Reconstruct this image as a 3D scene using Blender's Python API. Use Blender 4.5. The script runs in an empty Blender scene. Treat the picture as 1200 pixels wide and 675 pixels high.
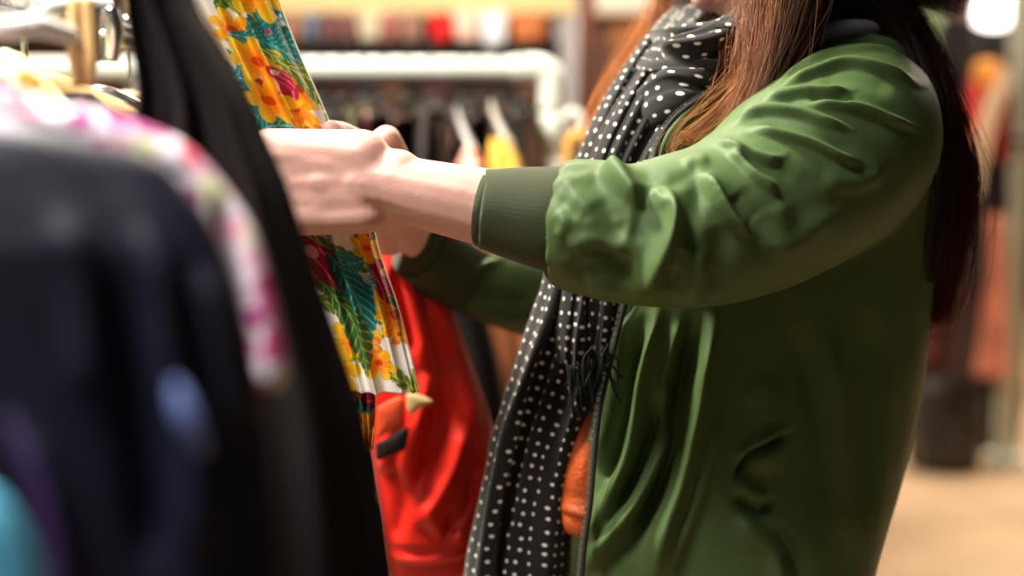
import bpy, math, random
import numpy as np
from mathutils import Vector
rng = np.random.default_rng(7)
random.seed(7)
SC = bpy.context.scene
COL = SC.collection

# ------------------------------------------------------------------ camera, world, lights, exposure
TILT = math.radians(6.0)
CAM = np.array([0.0, 0.0, 1.30])
FPX = 50.0 / 36.0 * 1200.0
CR = np.array([1.0, 0, 0]); CF = np.array([0, math.cos(TILT), -math.sin(TILT)]); CU = np.array([0, math.sin(TILT), math.cos(TILT)])
def P(px, py, d):
    """world point seen at photo position px,py at distance d along the view axis"""
    return CAM + d * (CF + (px - 600.0) / FPX * CR + (337.5 - py) / FPX * CU)
def PIX(v):
    r = v - CAM
    d = r @ CF
    return 600.0 + FPX * (r @ CR) / d, 337.5 - FPX * (r @ CU) / d, d
cd = bpy.data.cameras.new('camera'); cam = bpy.data.objects.new('camera', cd); COL.objects.link(cam)
cam.location = CAM.tolist(); cam.rotation_euler = (math.radians(90) - TILT, 0, 0)
cd.lens = 50; cd.sensor_width = 36; cd.clip_start = 0.02
cd.dof.use_dof = True; cd.dof.focus_distance = 1.27; cd.dof.aperture_fstop = 1.8
SC.camera = cam

def area(name, loc, target, size, power, color, sy=None):
    l = bpy.data.lights.new(name, 'AREA'); l.energy = power; l.color = color; l.size = size
    if sy: l.shape = 'RECTANGLE'; l.size_y = sy
    o = bpy.data.objects.new(name, l); COL.objects.link(o)
    o.location = loc
    o.rotation_euler = (Vector(target) - Vector(loc)).to_track_quat('-Z', 'Y').to_euler()
    return o
W = bpy.data.worlds.new('world'); SC.world = W; W.use_nodes = True
W.node_tree.nodes['Background'].inputs[0].default_value = (1.0, 0.80, 0.62, 1)
W.node_tree.nodes['Background'].inputs[1].default_value = 0.035
area('market_lamp', (-0.80, 1.52, 2.50), (0.15, 1.38, 1.12), 0.26, 98, (1.0, 0.94, 0.78))
sl_ = area('stall_lamp', (-0.75, 0.55, 2.5), (-0.3, 0.75, 1.2), 0.4, 11, (1.0, 0.95, 0.9)); sl_.data.spread = math.radians(70)
area('front_fill', (-0.9, -1.4, 2.6), (0.2, 1.5, 1.1), 1.4, 1.5, (0.5, 0.84, 0.95))  # added cool fill from behind the camera, no real source there
area('aisle_lamp', (-0.3, 2.9, 3.0), (-0.2, 3.3, 0.9), 1.2, 85, (1.0, 0.86, 0.68))
area('far_lamp', (2.6, 6.2, 3.2), (2.2, 6.0, 0.0), 1.8, 280, (1.0, 0.83, 0.66))
area('far_left_lamp', (-0.6, 6.2, 3.2), (-0.4, 6.4, 0.6), 1.8, 165, (1.0, 0.84, 0.66))
SC.view_settings.view_transform = 'Standard'; SC.view_settings.look = 'None'
SC.view_settings.exposure = 0.0; SC.view_settings.gamma = 1.0; SC.view_settings.use_curve_mapping = False
SC.cycles.use_denoising = True

# ------------------------------------------------------------------ materials
def s2l(c):
    return tuple(((x / 255) / 12.92 if x / 255 <= .04045 else ((x / 255 + .055) / 1.055) ** 2.4) for x in c)
MATS = {}
def mat(name, rgb, rough=.8, metal=0., sheen=0., bump=0., bscale=400., sss=0., spec=.5, coat=0., mottling=0., mscale=12., transl=0.):
    if name in MATS: return MATS[name]
    m = bpy.data.materials.new(name); m.use_nodes = True; nt = m.node_tree; b = nt.nodes['Principled BSDF']
    c = (*s2l(rgb), 1)
    b.inputs['Base Color'].default_value = c; b.inputs['Roughness'].default_value = rough
    b.inputs['Metallic'].default_value = metal; b.inputs['Specular IOR Level'].default_value = spec
    if sheen: b.inputs['Sheen Weight'].default_value = sheen; b.inputs['Sheen Roughness'].default_value = .4
    if coat: b.inputs['Coat Weight'].default_value = coat; b.inputs['Coat Roughness'].default_value = .15
    if sss:
        b.inputs['Subsurface Weight'].default_value = sss; b.inputs['Subsurface Radius'].default_value = (1, .35, .2); b.inputs['Subsurface Scale'].default_value = .008
    tc = nt.nodes.new('ShaderNodeTexCoord')
    if mottling:
        n = nt.nodes.new('ShaderNodeTexNoise'); n.inputs['Scale'].default_value = mscale; n.inputs['Detail'].default_value = 5
        nt.links.new(tc.outputs['Object'], n.inputs['Vector'])
        mr = nt.nodes.new('ShaderNodeMapRange'); mr.inputs[1].default_value = .3; mr.inputs[2].default_value = .7
        mr.inputs[3].default_value = 1 - mottling; mr.inputs[4].default_value = 1 + mottling
        nt.links.new(n.outputs[0], mr.inputs[0])
        mx = nt.nodes.new('ShaderNodeMix'); mx.data_type = 'RGBA'; mx.blend_type = 'MULTIPLY'; mx.inputs[0].default_value = 1
        mx.inputs[6].default_value = c
        nt.links.new(mr.outputs[0], mx.inputs[7]); nt.links.new(mx.outputs[2], b.inputs['Base Color'])
    if bump:
        n = nt.nodes.new('ShaderNodeTexNoise'); n.inputs['Scale'].default_value = bscale; n.inputs['Detail'].default_value = 3
        nt.links.new(tc.outputs['Object'], n.inputs['Vector'])
        bp = nt.nodes.new('ShaderNodeBump'); bp.inputs['Strength'].default_value = bump; bp.inputs['Distance'].default_value = .002
        nt.links.new(n.outputs[0], bp.inputs['Height']); nt.links.new(bp.outputs[0], b.inputs['Normal'])
    MATS[name] = m
    return m
def vcol_mat(name, rough=.7, spec=.4, sheen=0., attr='print'):
    if name in MATS: return MATS[name]
    m = bpy.data.materials.new(name); m.use_nodes = True; nt = m.node_tree; b = nt.nodes['Principled BSDF']
    a = nt.nodes.new('ShaderNodeAttribute'); a.attribute_name = attr
    nt.links.new(a.outputs['Color'], b.inputs['Base Color'])
    b.inputs['Roughness'].default_value = rough; b.inputs['Specular IOR Level'].default_value = spec
    if sheen: b.inputs['Sheen Weight'].default_value = sheen
    MATS[name] = m
    return m
def blotch_mat(name, base, cols, scale=25., size=.35, rough=.7, uv=False):
    """fabric printed with irregular round patches of the given colours"""
    if name in MATS: return MATS[name]
    m = bpy.data.materials.new(name); m.use_nodes = True; nt = m.node_tree; b = nt.nodes['Principled BSDF']
    b.inputs['Roughness'].default_value = rough
    tc = nt.nodes.new('ShaderNodeTexCoord')
    nz = nt.nodes.new('ShaderNodeTexNoise'); nz.inputs['Scale'].default_value = scale * 1.5
    nt.links.new(tc.outputs['Object'], nz.inputs['Vector'])
    ad = nt.nodes.new('ShaderNodeVectorMath'); ad.operation = 'MULTIPLY_ADD'
    ad.inputs[1].default_value = (.6 / scale,) * 3
    nt.links.new(nz.outputs['Color'], ad.inputs[0]); nt.links.new(tc.outputs['Object'], ad.inputs[2])
    v = nt.nodes.new('ShaderNodeTexVoronoi'); v.inputs['Scale'].default_value = scale
    nt.links.new(ad.outputs[0], v.inputs['Vector'])
    cr = nt.nodes.new('ShaderNodeValToRGB'); cr.color_ramp.interpolation = 'CONSTANT'
    sep = nt.nodes.new('ShaderNodeSeparateColor'); nt.links.new(v.outputs['Color'], sep.inputs[0])
    nt.links.new(sep.outputs[0], cr.inputs[0])
    el = cr.color_ramp.elements
    el[0].position = 0; el[0].color = (*s2l(cols[0]), 1); el[1].position = 1 / len(cols); el[1].color = (*s2l(cols[1 % len(cols)]), 1)
    for i in range(2, len(cols)):
        e = el.new(i / len(cols)); e.color = (*s2l(cols[i]), 1)
    mr = nt.nodes.new('ShaderNodeMapRange'); mr.inputs[1].default_value = size; mr.inputs[2].default_value = size + .12
    nt.links.new(v.outputs['Distance'], mr.inputs[0])
    mx = nt.nodes.new('ShaderNodeMix'); mx.data_type = 'RGBA'
    nt.links.new(mr.outputs[0], mx.inputs[0]); nt.links.new(cr.outputs[0], mx.inputs[6]); mx.inputs[7].default_value = (*s2l(base), 1)
    nt.links.new(mx.outputs[2], b.inputs['Base Color'])
    MATS[name] = m
    return m
def emit_mat(name, rgb, s):
    m = bpy.data.materials.new(name); m.use_nodes = True; b = m.node_tree.nodes['Principled BSDF']
    b.inputs['Base Color'].default_value = (*s2l(rgb), 1); b.inputs['Emission Color'].default_value = (*s2l(rgb), 1)
    b.inputs['Emission Strength'].default_value = s
    return m

# ------------------------------------------------------------------ mesh helpers
class M:
    """collects vertices and faces; build() links them as ONE mesh object"""
    def __init__(s): s.v = []; s.f = []; s.n = 0; s.uv = []
    def add(s, v, f, uv=None):
        v = np.asarray(v, float).reshape(-1, 3)
        s.v.append(v); f = np.asarray(f, int)
        s.f.append(f + s.n); s.n += len(v)
        s.uv.append(np.zeros((len(v), 2)) if uv is None else np.asarray(uv, float).reshape(-1, 2))
        return s
    def orient(s, v):
        vol = 0.
        for f in s.f:
            if f.ndim == 2 and len(f):
                a, b, c = v[f[:, 0]], v[f[:, 1]], v[f[:, 2]]; vol += (a * np.cross(b, c)).sum()
                if f.shape[1] == 4: d = v[f[:, 3]]; vol += (a * np.cross(c, d)).sum()
        if vol < 0: s.f = [f[:, ::-1] if f.ndim == 2 else f[::-1] for f in s.f]
    def build(s, name, material=None, parent=None, smooth=True, uv=False, colors=None, attr='print'):
        v = np.concatenate(s.v); s.orient(v)
        me = bpy.data.meshes.new(name)
        lens = []; idx = []
        for f in s.f:
            if f.ndim == 2 and len(f):
                lens.append(np.full(len(f), f.shape[1])); idx.append(f.ravel())
            elif f.ndim == 1 and len(f):
                lens.append(np.array([len(f)])); idx.append(f)
        lens = np.concatenate(lens); idx = np.concatenate(idx)
        me.vertices.add(len(v)); me.vertices.foreach_set('co', v.ravel())
        me.loops.add(len(idx)); me.loops.foreach_set('vertex_index', idx)
        me.polygons.add(len(lens)); st = np.concatenate([[0], np.cumsum(lens)[:-1]])
        me.polygons.foreach_set('loop_start', st); me.polygons.foreach_set('loop_total', lens)
        me.update(calc_edges=True)
        me.polygons.foreach_set('use_smooth', np.full(len(lens), smooth))
        if uv:
            U = np.concatenate(s.uv); l = me.uv_layers.new(name='UVMap'); l.data.foreach_set('uv', U[idx].ravel())
        if colors is not None:
            a = me.color_attributes.new(attr, 'FLOAT_COLOR', 'POINT')
            a.data.foreach_set('color', np.hstack([colors, np.ones((len(colors), 1))]).ravel())
        me.validate()
        o = bpy.data.objects.new(name, me); COL.objects.link(o)
        if material: me.materials.append(material)
        if parent is not None: par(o, parent)
        return o
def wmat(o):
    return o.matrix_basis.copy() if o.parent is None else wmat(o.parent) @ o.matrix_parent_inverse @ o.matrix_basis
def par(o, p):
    o.parent = p
    o.matrix_parent_inverse = wmat(p).inverted()
def gridfaces(n, m, closed=True):
    i = np.arange(n - 1)[:, None]; j = np.arange(m if closed else m - 1)[None, :]
    a = i * m + j; b = i * m + (j + 1) % m
    return np.stack([a, b, b + m, a + m], -1).reshape(-1, 4)
def grid(S, mb, closed=True, caps=True, uv=None):
    """S (n, m, 3) rings"""
    n, m, _ = S.shape
    base = mb.n
    mb.add(S, gridfaces(n, m, closed), uv)
    if closed and caps:
        k = mb.n - base; mb.f.append(np.arange(m)[::-1] + base); mb.f.append(np.arange(m) + base + (n - 1) * m)
    return mb
def cr(pts, n):
    """Catmull-Rom resample of a polyline (k, c) to n points, even in parameter"""
    p = np.asarray(pts, float); k = len(p)
    if k == 2:
        t = np.linspace(0, 1, n)[:, None]; return p[0] * (1 - t) + p[1] * t
    q = np.vstack([2 * p[0] - p[1], p, 2 * p[-1] - p[-2]])
    L = np.concatenate([[0], np.cumsum(np.linalg.norm(np.diff(p[:, :min(3, p.shape[1])], axis=0), axis=1))]) 
    tt = np.interp(np.linspace(0, L[-1], n), L, np.arange(k)); i = np.clip(tt.astype(int), 0, k - 2); t = (tt - i)[:, None]
    a, b, c, d = q[i], q[i + 1], q[i + 2], q[i + 3]
    return .5 * (2 * b + (c - a) * t + (2 * a - 5 * b + 4 * c - d) * t * t + (3 * b - a - 3 * c + d) * t ** 3)
def frames(p):
    T = np.gradient(p, axis=0); T /= np.linalg.norm(T, axis=1)[:, None] + 1e-12
    N = np.zeros_like(T); u = np.array([0, 0, 1.]) if abs(T[0, 2]) < .9 else np.array([0, 1., 0])
    for i in range(len(p)):
        u = u - T[i] * (u @ T[i]); u /= np.linalg.norm(u) + 1e-12; N[i] = u
    return T, N, np.cross(T, N)
def tube(mb, pts, r, seg=12, n=None, flat=1., caps=True, fn=None):
    """pts (k,3), r scalar or (k,), optional resample to n; flat squashes along the binormal"""
    p = np.asarray(pts, float); r = np.broadcast_to(np.asarray(r, float), (len(p),))
    if n:
        q = cr(np.hstack([p, r[:, None]]), n); p = q[:, :3]; r = q[:, 3]
    T, N, B = frames(p)
    a = np.linspace(0, 2 * np.pi, seg, endpoint=False)
    R = np.broadcast_to(r[:, None], (len(p), seg))
    if fn is not None: R = R * fn(np.linspace(0, 1, len(p))[:, None], a[None, :])
    S = p[:, None] + (R * np.cos(a))[..., None] * N[:, None] + (R * np.sin(a) * flat)[..., None] * B[:, None]
    L = np.concatenate([[0], np.cumsum(np.linalg.norm(np.diff(p, axis=0), axis=1))])
    uv = np.stack([np.broadcast_to(a / 6.283 * 6.283 * r.mean(), R.shape), np.broadcast_to(L[:, None], R.shape)], -1)
    return grid(S, mb, True, caps, uv)
def capsule(mb, p0, r0, p1, r1, seg=16):
    p0 = np.array(p0, float); p1 = np.array(p1, float); d = p1 - p0; L = np.linalg.norm(d); t = d / max(L, 1e-9)
    pts = []; rs = []
    for k in range(6):
        a = math.pi / 2 * (1 - k / 5) * .97; pts.append(p0 - t * r0 * math.sin(a)); rs.append(r0 * math.cos(a))
    for k in range(6):
        a = math.pi / 2 * (k / 5) * .97; pts.append(p1 + t * r1 * math.sin(a)); rs.append(r1 * math.cos(a))
    # drop non monotone
    return tube(mb, np.array(pts), np.array(rs), seg)
def ellipsoid(mb, c, r, rot=None, nu=20, nv=14):
    th = np.linspace(.04, np.pi - .04, nv)[:, None]; ph = np.linspace(0, 2 * np.pi, nu, endpoint=False)[None, :]
    S = np.stack([np.sin(th) * np.cos(ph) * r[0], np.sin(th) * np.sin(ph) * r[1], np.cos(th) * r[2] + 0 * ph], -1)
    if rot is not None: S = S @ np.array(rot).T
    return grid(S[::-1] + np.array(c), mb)
def box(mb, c, s, rz=0.):
    c = np.array(c, float); h = np.array(s, float) / 2
    v = np.array([[x, y, z] for x in (-1, 1) for y in (-1, 1) for z in (-1, 1)], float) * h
    ca, sa = math.cos(rz), math.sin(rz); v = v @ np.array([[ca, sa, 0], [-sa, ca, 0], [0, 0, 1]])
    return mb.add(v + c, [[0, 1, 3, 2], [4, 6, 7, 5], [0, 4, 5, 1], [2, 3, 7, 6], [0, 2, 6, 4], [1, 5, 7, 3]])
def remesh(o, voxel, smooth=4, factor=.5):
    """union the overlapping closed shells of a mesh into one continuous surface"""
    md = o.modifiers.new('r', 'REMESH'); md.mode = 'VOXEL'; md.voxel_size = voxel; md.use_smooth_shade = True
    if smooth:
        s = o.modifiers.new('s', 'SMOOTH'); s.iterations = smooth; s.factor = factor
    dg = bpy.context.evaluated_depsgraph_get(); dg.update()
    me = bpy.data.meshes.new_from_object(o.evaluated_get(dg))
    old = o.data; mats = [m for m in old.materials]
    o.modifiers.clear(); o.data = me
    bpy.data.meshes.remove(old)
    if not me.materials:
        for m in mats: me.materials.append(m)
    me.polygons.foreach_set('use_smooth', np.ones(len(me.polygons), bool))
    return o
def get_co(me):
    v = np.empty(len(me.vertices) * 3); me.vertices.foreach_get('co', v); n = np.empty(len(me.vertices) * 3); me.vertices.foreach_get('normal', n)
    return v.reshape(-1, 3), n.reshape(-1, 3)
def set_co(me, v):
    me.vertices.foreach_set('co', v.ravel()); me.update()
def seg_dist(X, Y, pl):
    """distance, param 0..1 and signed side of points to a smooth polyline"""
    best = np.full(X.shape, 1e9); T = np.zeros(X.shape); Sg = np.zeros(X.shape)
    L = np.concatenate([[0], np.cumsum(np.linalg.norm(np.diff(pl, axis=0), axis=1))])
    for i in range(len(pl) - 1):
        ax, ay = pl[i]; dx, dy = pl[i + 1] - pl[i]; l2 = dx * dx + dy * dy + 1e-9
        t = np.clip(((X - ax) * dx + (Y - ay) * dy) / l2, 0, 1)
        d = np.hypot(X - ax - t * dx, Y - ay - t * dy)
        m = d < best; best[m] = d[m]; T[m] = (L[i] + t[m] * (L[i + 1] - L[i])) / L[-1]
        Sg[m] = np.sign(dx * (Y - ay) - dy * (X - ax))[m]
    return best, T, Sg
def sculpt(v, n, strokes, mask):
    """press ridges (+) and valleys (-) into cloth; strokes: (points, width, height_mm[, sharp side, sharpness])"""
    X, Y, D = PIX(v)
    toc = CAM - v; toc /= np.linalg.norm(toc, axis=1)[:, None]
    facing = np.clip((n * toc).sum(1) * 2.0 + .25, 0, 1) * mask
    disp = np.zeros(len(v))
    for s in strokes:
        pts, w, h = s[:3]; side = s[3] if len(s) > 3 else 0; k = s[4] if len(s) > 4 else .45
        pl = cr(np.array(pts, float), max(8, 5 * len(pts)))
        m = (X > pl[:, 0].min() - 3 * w) & (X < pl[:, 0].max() + 3 * w) & (Y > pl[:, 1].min() - 3 * w) & (Y < pl[:, 1].max() + 3 * w) & (facing > 0)
        if not m.any(): continue
        d, t, sg = seg_dist(X[m], Y[m], pl)
        ww = np.where(sg == side, w * k, w) if side else w
        end = np.clip(np.minimum(t, 1 - t) / .22, 0, 1); end = end * end * (3 - 2 * end)
        disp[m] += h / 1000 * np.exp(-(d / ww) ** 2) * (.12 + .88 * end)
    return v + n * (disp * facing)[:, None]
def wnoise(v, scale, seed=0, octaves=3):
    """cheap smooth 3-D noise from summed sines"""
    r = np.random.default_rng(seed); out = np.zeros(len(v)); amp = 1.
    for o in range(octaves):
        for k in range(5):
            d = r.normal(size=3); d /= np.linalg.norm(d)
            out += amp * np.sin((v @ d) * scale * (1 + .3 * r.random()) * 2 ** o + r.random() * 6.28 + 1.7 * np.sin((v @ np.roll(d, 1)) * scale * .7 * 2 ** o))
        amp *= .5
    return out / 5

def thing(name, label, cat, loc=(0, 0, 0), group=None):
    o = bpy.data.objects.new(name, None); COL.objects.link(o); o.location = [float(a) for a in loc]; o.empty_display_size = .05
    return tag(o, label, cat, group)
def tag(o, label, cat, group=None, kind=None):
    o['label'] = label; o['category'] = cat
    if group: o['group'] = group
    if kind: o['kind'] = kind
    return o
def struct(o):
    o['kind'] = 'structure'; return o
# ------------------------------------------------------------------ the setting
m = M(); m.add([[-5, -2.5, 0], [6, -2.5, 0], [6, 11, 0], [-5, 11, 0]], [[0, 1, 2, 3]])
fl = struct(m.build('floor', mat('floor_concrete', (172, 144, 113), .55, mottling=.28, mscale=1.6, bump=.2, bscale=30)))
m = M(); box(m, (.5, 11.05, 2.0), (11, .1, 4.0))
struct(m.build('wall_back', mat('back_wall', (92, 62, 44), .9, mottling=.3, mscale=2), smooth=False))

m = M(); box(m, (.5, 4.25, 4.05), (11, 13.6, .1)); struct(m.build('ceiling', mat('ceiling_dark', (70, 58, 48), .9, mottling=.2, mscale=1), smooth=False))

# ------------------------------------------------------------------ the person
PX = thing('person', 'woman in green bomber jacket and dotted scarf reaching into the clothes rack', 'person', (.28, 1.5, 0))
SK = mat('skin', (220, 172, 158), .48, sss=.35, mottling=.05, mscale=60, bump=.12, bscale=500, spec=.4)
sh_n = P(1030, 150, 1.37); el_n = P(768, 286, 1.24); wr_n = P(428, 213, 1.27)
sh_f = np.array([.30, 1.66, 1.31]); el_f = P(640, 345, 1.66); wr_f = P(474, 268, 1.52)
body = M()
hip = np.array([.25, 1.5, .90])
capsule(body, (.24, 1.44, .90), .095, (.24, 1.56, .90), .095)
capsule(body, (.25, 1.5, .92), .11, (.27, 1.5, 1.05), .105)
capsule(body, (.27, 1.46, 1.05), .10, (.29, 1.44, 1.22), .10)
capsule(body, (.27, 1.54, 1.05), .10, (.29, 1.56, 1.22), .10)
capsule(body, (.30, 1.40, 1.31), .05, (.31, 1.6, 1.31), .05)
capsule(body, (.33, 1.5, 1.33), .058, (.29, 1.5, 1.46), .05)
for sgn, sh, el, wr in ((-1, sh_n, el_n, wr_n), (1, sh_f, el_f, wr_f)):
    capsule(body, (.31, 1.5 + sgn * .08, 1.32), .05, sh, .048)
    k = 1.0 if sgn < 0 else .80
    capsule(body, sh, .048, el, .037 * k)
    capsule(body, el, .038 * k, el * .55 + wr * .45, .0375 * k)
    capsule(body, el * .55 + wr * .45, .0372 * k, wr, .0275 * (.9 if sgn > 0 else 1))
for sgn in (-1, 1):
    kn = np.array([.20, 1.5 + sgn * .10, .47]); an = np.array([.24, 1.5 + sgn * .11, .09])
    capsule(body, (.24, 1.5 + sgn * .085, .86), .088, kn, .055); capsule(body, kn, .054, kn * .6 + an * .4, .05); capsule(body, kn * .6 + an * .4, .05, an, .035)
    capsule(body, an - [0, 0, .04], .035, an + [-.15, 0, -.055], .025)
# head, turned a little down
hr = math.radians(22); HR = np.array([[math.cos(hr), 0, math.sin(hr)], [0, 1, 0], [-math.sin(hr), 0, math.cos(hr)]])
HC = np.array([.299, 1.5, 1.503])
def H(x, y, z): return HC + HR @ np.array([x, y, z])
ellipsoid(body, H(.012, 0, .028), (.098, .076, .092), HR)
ellipsoid(body, H(-.030, 0, -.018), (.064, .062, .085), HR)
ellipsoid(body, H(-.040, 0, -.062), (.046, .044, .040), HR)
ellipsoid(body, H(-.068, 0, -.084), (.020, .022, .020), HR)                 # chin
ellipsoid(body, H(-.062, .030, .026), (.022, .026, .012), HR); ellipsoid(body, H(-.062, -.030, .026), (.022, .026, .012), HR)
capsule(body, H(-.088, 0, .018), .008, H(-.108, 0, -.016), .012)            # nose
ellipsoid(body, H(-.101, .010, -.020), (.010, .008, .007), HR); ellipsoid(body, H(-.101, -.010, -.020), (.010, .008, .007), HR)
ellipsoid(body, H(-.088, 0, -.046), (.010, .022, .006), HR); ellipsoid(body, H(-.086, 0, -.055), (.010, .019, .007), HR)
for s in (-1, 1): ellipsoid(body, H(.008, s * .077, -.004), (.018, .008, .030), HR)
def fingers(root, palm_end, across, curl, out, lens, rad=.0085, lim=None):
    """four fingers: knuckles spread along `across`, each bends from `out` towards `curl`"""
    for k in range(4):
        b = palm_end + across * (k - 1.5) * .0195
        d = out + across * (k - 1.5) * .06; d /= np.linalg.norm(d); p = b
        for j, ln in enumerate((.44, .31, .25)):
            q = p + d * lens[k] * ln
            capsule(body, p, rad * (1 - .1 * j), q, rad * (1 - .1 * (j + 1)), 10)
            d = d * .62 + curl * .78; d /= np.linalg.norm(d); p = q
# near hand: back of the hand to the camera, fingers curl round the shirt edge behind the black dress
hx = P(314, 214, 1.29)
pal = hx - wr_n; palu = pal / np.linalg.norm(pal)
up = np.array([0, 0, 1.]); up = up - palu * (up @ palu); up /= np.linalg.norm(up); nrm = np.cross(palu, up)
if nrm[1] > 0: nrm = -nrm       # towards the camera
for k in range(5):
    o_ = (k - 2) * .0155
    capsule(body, wr_n + up * o_ * .75 + nrm * .002, .0235, hx + up * o_ * 1.0 - nrm * .004, .0185, 14)
for k in range(4):
    capsule(body, wr_n + up * (.018 - k * .011), .018, hx + up * (.024 - k * .0185) + nrm * .004, .0135, 12)
for o_, r_ in ((.011, .021), (-.012, .021), (0, .024)):
    capsule(body, wr_n * 1.35 - hx * .35 + up * o_ * .8, r_ * .95, wr_n * .62 + hx * .38 + up * o_ * 1.3 - nrm * .001, r_, 14)
fingers(wr_n, hx, -up, -nrm, palu * .9 - nrm * .45, (.074, .080, .076, .060))
b0 = wr_n * .45 + hx * .55 + up * .010 - nrm * .012
capsule(body, b0, .017, b0 + palu * .036 + up * .012 - nrm * .03, .0125, 12)
capsule(body, b0 + palu * .036 + up * .012 - nrm * .03, .0118, b0 + palu * .062 + up * .010 - nrm * .045, .009, 12)
# far hand: rises behind the near wrist, thumb and first finger pinch the shirt's edge
hf = P(418, 182, 1.42); pf = hf - wr_f; pfu = pf / np.linalg.norm(pf)
nf = np.array([0, -1., 0]); nf = nf - pfu * (nf @ pfu); nf /= np.linalg.norm(nf); af = np.cross(pfu, nf)
if af[2] < 0: af = -af
for k in range(5):
    o_ = (k - 2) * .014
    capsule(body, wr_f + af * o_ * .7, .021, hf + af * o_ * 1.2, .015, 12)
def chain(pts, r0, r1):
    pts = [np.array(p, float) for p in pts]
    for i in range(len(pts) - 1):
        a = r0 + (r1 - r0) * i / (len(pts) - 1); b = r0 + (r1 - r0) * (i + 1) / (len(pts) - 1)
        capsule(body, pts[i], a, pts[i + 1], b, 12)
chain([P(446, 190, 1.42), P(425, 166, 1.40), P(402, 154, 1.375), P(384, 150, 1.36)], .0115, .0082)   # first finger along the edge
chain([P(440, 196, 1.44), P(410, 176, 1.43), P(380, 168, 1.40), P(366, 172, 1.375)], .0108, .0078)
chain([P(436, 205, 1.45), P(402, 194, 1.44), P(374, 190, 1.41), P(362, 194, 1.385)], .0105, .0076)
chain([P(432, 215, 1.46), P(402, 212, 1.45), P(378, 210, 1.42), P(368, 214, 1.40)], .0095, .007)
chain([P(450, 200, 1.42), P(424, 178, 1.375), P(398, 160, 1.345), P(388, 152, 1.335)], .014, .0095)   # thumb
bo = body.build('body', SK, PX); remesh(bo, .0026, 5, .5)
v, n = get_co(bo.data)
X, Y, D = PIX(v)
tend = [([(312, 176), (350, 186), (400, 196)], 7, .9), ([(330, 215), (370, 212), (405, 212)], 7, .9), ([(395, 165), (430, 196), (470, 208)], 10, .8),
        ([(365, 250), (400, 246), (440, 246), (470, 250)], 9, -2.2), ([(425, 215), (432, 230), (430, 244)], 4, -.8), ([(436, 214), (444, 230), (443, 246)], 4, -.6),
        ([(440, 185), (500, 205), (560, 225)], 14, .8)]
set_co(bo.data, sculpt(v, n, tend, (D < 1.34).astype(float)))
for s in (-1, 1):
    m = M(); ellipsoid(m, H(-.078, s * .030, .010), (.0125, .0125, .0125), HR)
    m.build('eye', mat('eye_white', (230, 225, 220), .2), bo)
LI = mat('lips', (190, 95, 95), .35, sss=.2)
m = M(); tube(m, [H(-.090, -.021, -.049), H(-.0965, -.008, -.046), H(-.0965, .008, -.046), H(-.090, .021, -.049)], [.002, .0042, .0042, .002], 10, 16)
tube(m, [H(-.089, -.019, -.052), H(-.095, 0, -.056), H(-.089, .019, -.052)], [.002, .0052, .002], 10, 16); m.build('lips', LI, bo)

# trousers and shoes
TR = mat('dark_denim', (34, 34, 44), .85, bump=.3)
m = M()
for sgn in (-1, 1):
    tube(m, [(.24, 1.5 + sgn * .07, .93), (.235, 1.5 + sgn * .088, .82), (.20, 1.5 + sgn * .10, .47), (.235, 1.5 + sgn * .11, .14)], [.08, .082, .072, .06], 28, 40,
         fn=lambda t, a: 1 + .03 * np.sin(a * 3 + t * 9) + .02 * np.sin(t * 60))
t_ = m.build('trousers', TR, PX); remesh(t_, .006, 3)
for sgn in (-1, 1):
    m = M(); ellipsoid(m, (.16, 1.5 + sgn * .11, .045), (.13, .045, .042)); capsule(m, (.24, 1.5 + sgn * .11, .05), .045, (.24, 1.5 + sgn * .11, .14), .047)
    s_ = m.build('shoe', mat('black_leather', (24, 22, 22), .4, spec=.5), PX); remesh(s_, .005, 2)
    m = M(); box(m, (.17, 1.5 + sgn * .11, .009), (.25, .085, .018)); m.build('sole', mat('rubber_sole', (200, 196, 188), .8), s_)

# inner black top
m = M()
tube(m, [(.22, 1.5, .80), (.215, 1.5, 1.0), (.24, 1.5, 1.18), (.29, 1.5, 1.30), (.32, 1.5, 1.36)], [.105, .105, .11, .10, .06], 48, 40, flat=1.15)
m.build('top', mat('black_knit', (24, 22, 22), .9, bump=.3), PX)

# ------------------------------------------------------------------ bomber jacket
JK = mat('green_nylon', (78, 100, 58), .55, spec=.25, sheen=.0, bump=.16, bscale=1100, mottling=.05, mscale=30)
SEC = [(0, -.74), (.03, -.90), (.12, -.98), (.3, -1.02), (.5, -1.02), (.72, -.97), (.88, -.82), (.97, -.5), (1.0, -.15), (1.0, .15), (.97, .5), (.88, .82), (.72, .97), (.5, 1.02), (.3, 1.02), (.12, .98), (.03, .90), (0, .74), (.05, .66), (.16, .5), (.19, 0), (.16, -.5), (.05, -.66)]
LV = [  # z, x front edge, x back, half width, y centre
    (.700, .070, .345, .165, 1.505), (.735, .060, .372, .178, 1.505), (.80, .058, .374, .184, 1.505), (.86, .064, .382, .184, 1.505), (.93, .068, .400, .182, 1.505), (1.0, .080, .416, .180, 1.505),
    (1.08, .098, .428, .178, 1.505), (1.18, .118, .436, .176, 1.505), (1.25, .150, .440, .178, 1.505), (1.30, .19, .438, .172, 1.505), (1.335, .225, .430, .145, 1.505), (1.37, .25, .420, .118, 1.505), (1.392, .265, .410, .098, 1.505), (1.402, .275, .40, .085, 1.505)]
q = cr(np.array(LV)[:, [1, 2, 3, 4, 0]], 90)
sec = cr(np.array(SEC + [SEC[0]]), 121)[:-1]
S = np.zeros((90, 120, 3))
S[:, :, 0] = q[:, 0:1] + (q[:, 1:2] - q[:, 0:1]) * sec[None, :, 0]
S[:, :, 1] = q[:, 3:4] + q[:, 2:3] * sec[None, :, 1]
S[:, :, 2] = q[:, 4:5]
jk = M(); grid(S, jk)
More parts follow.
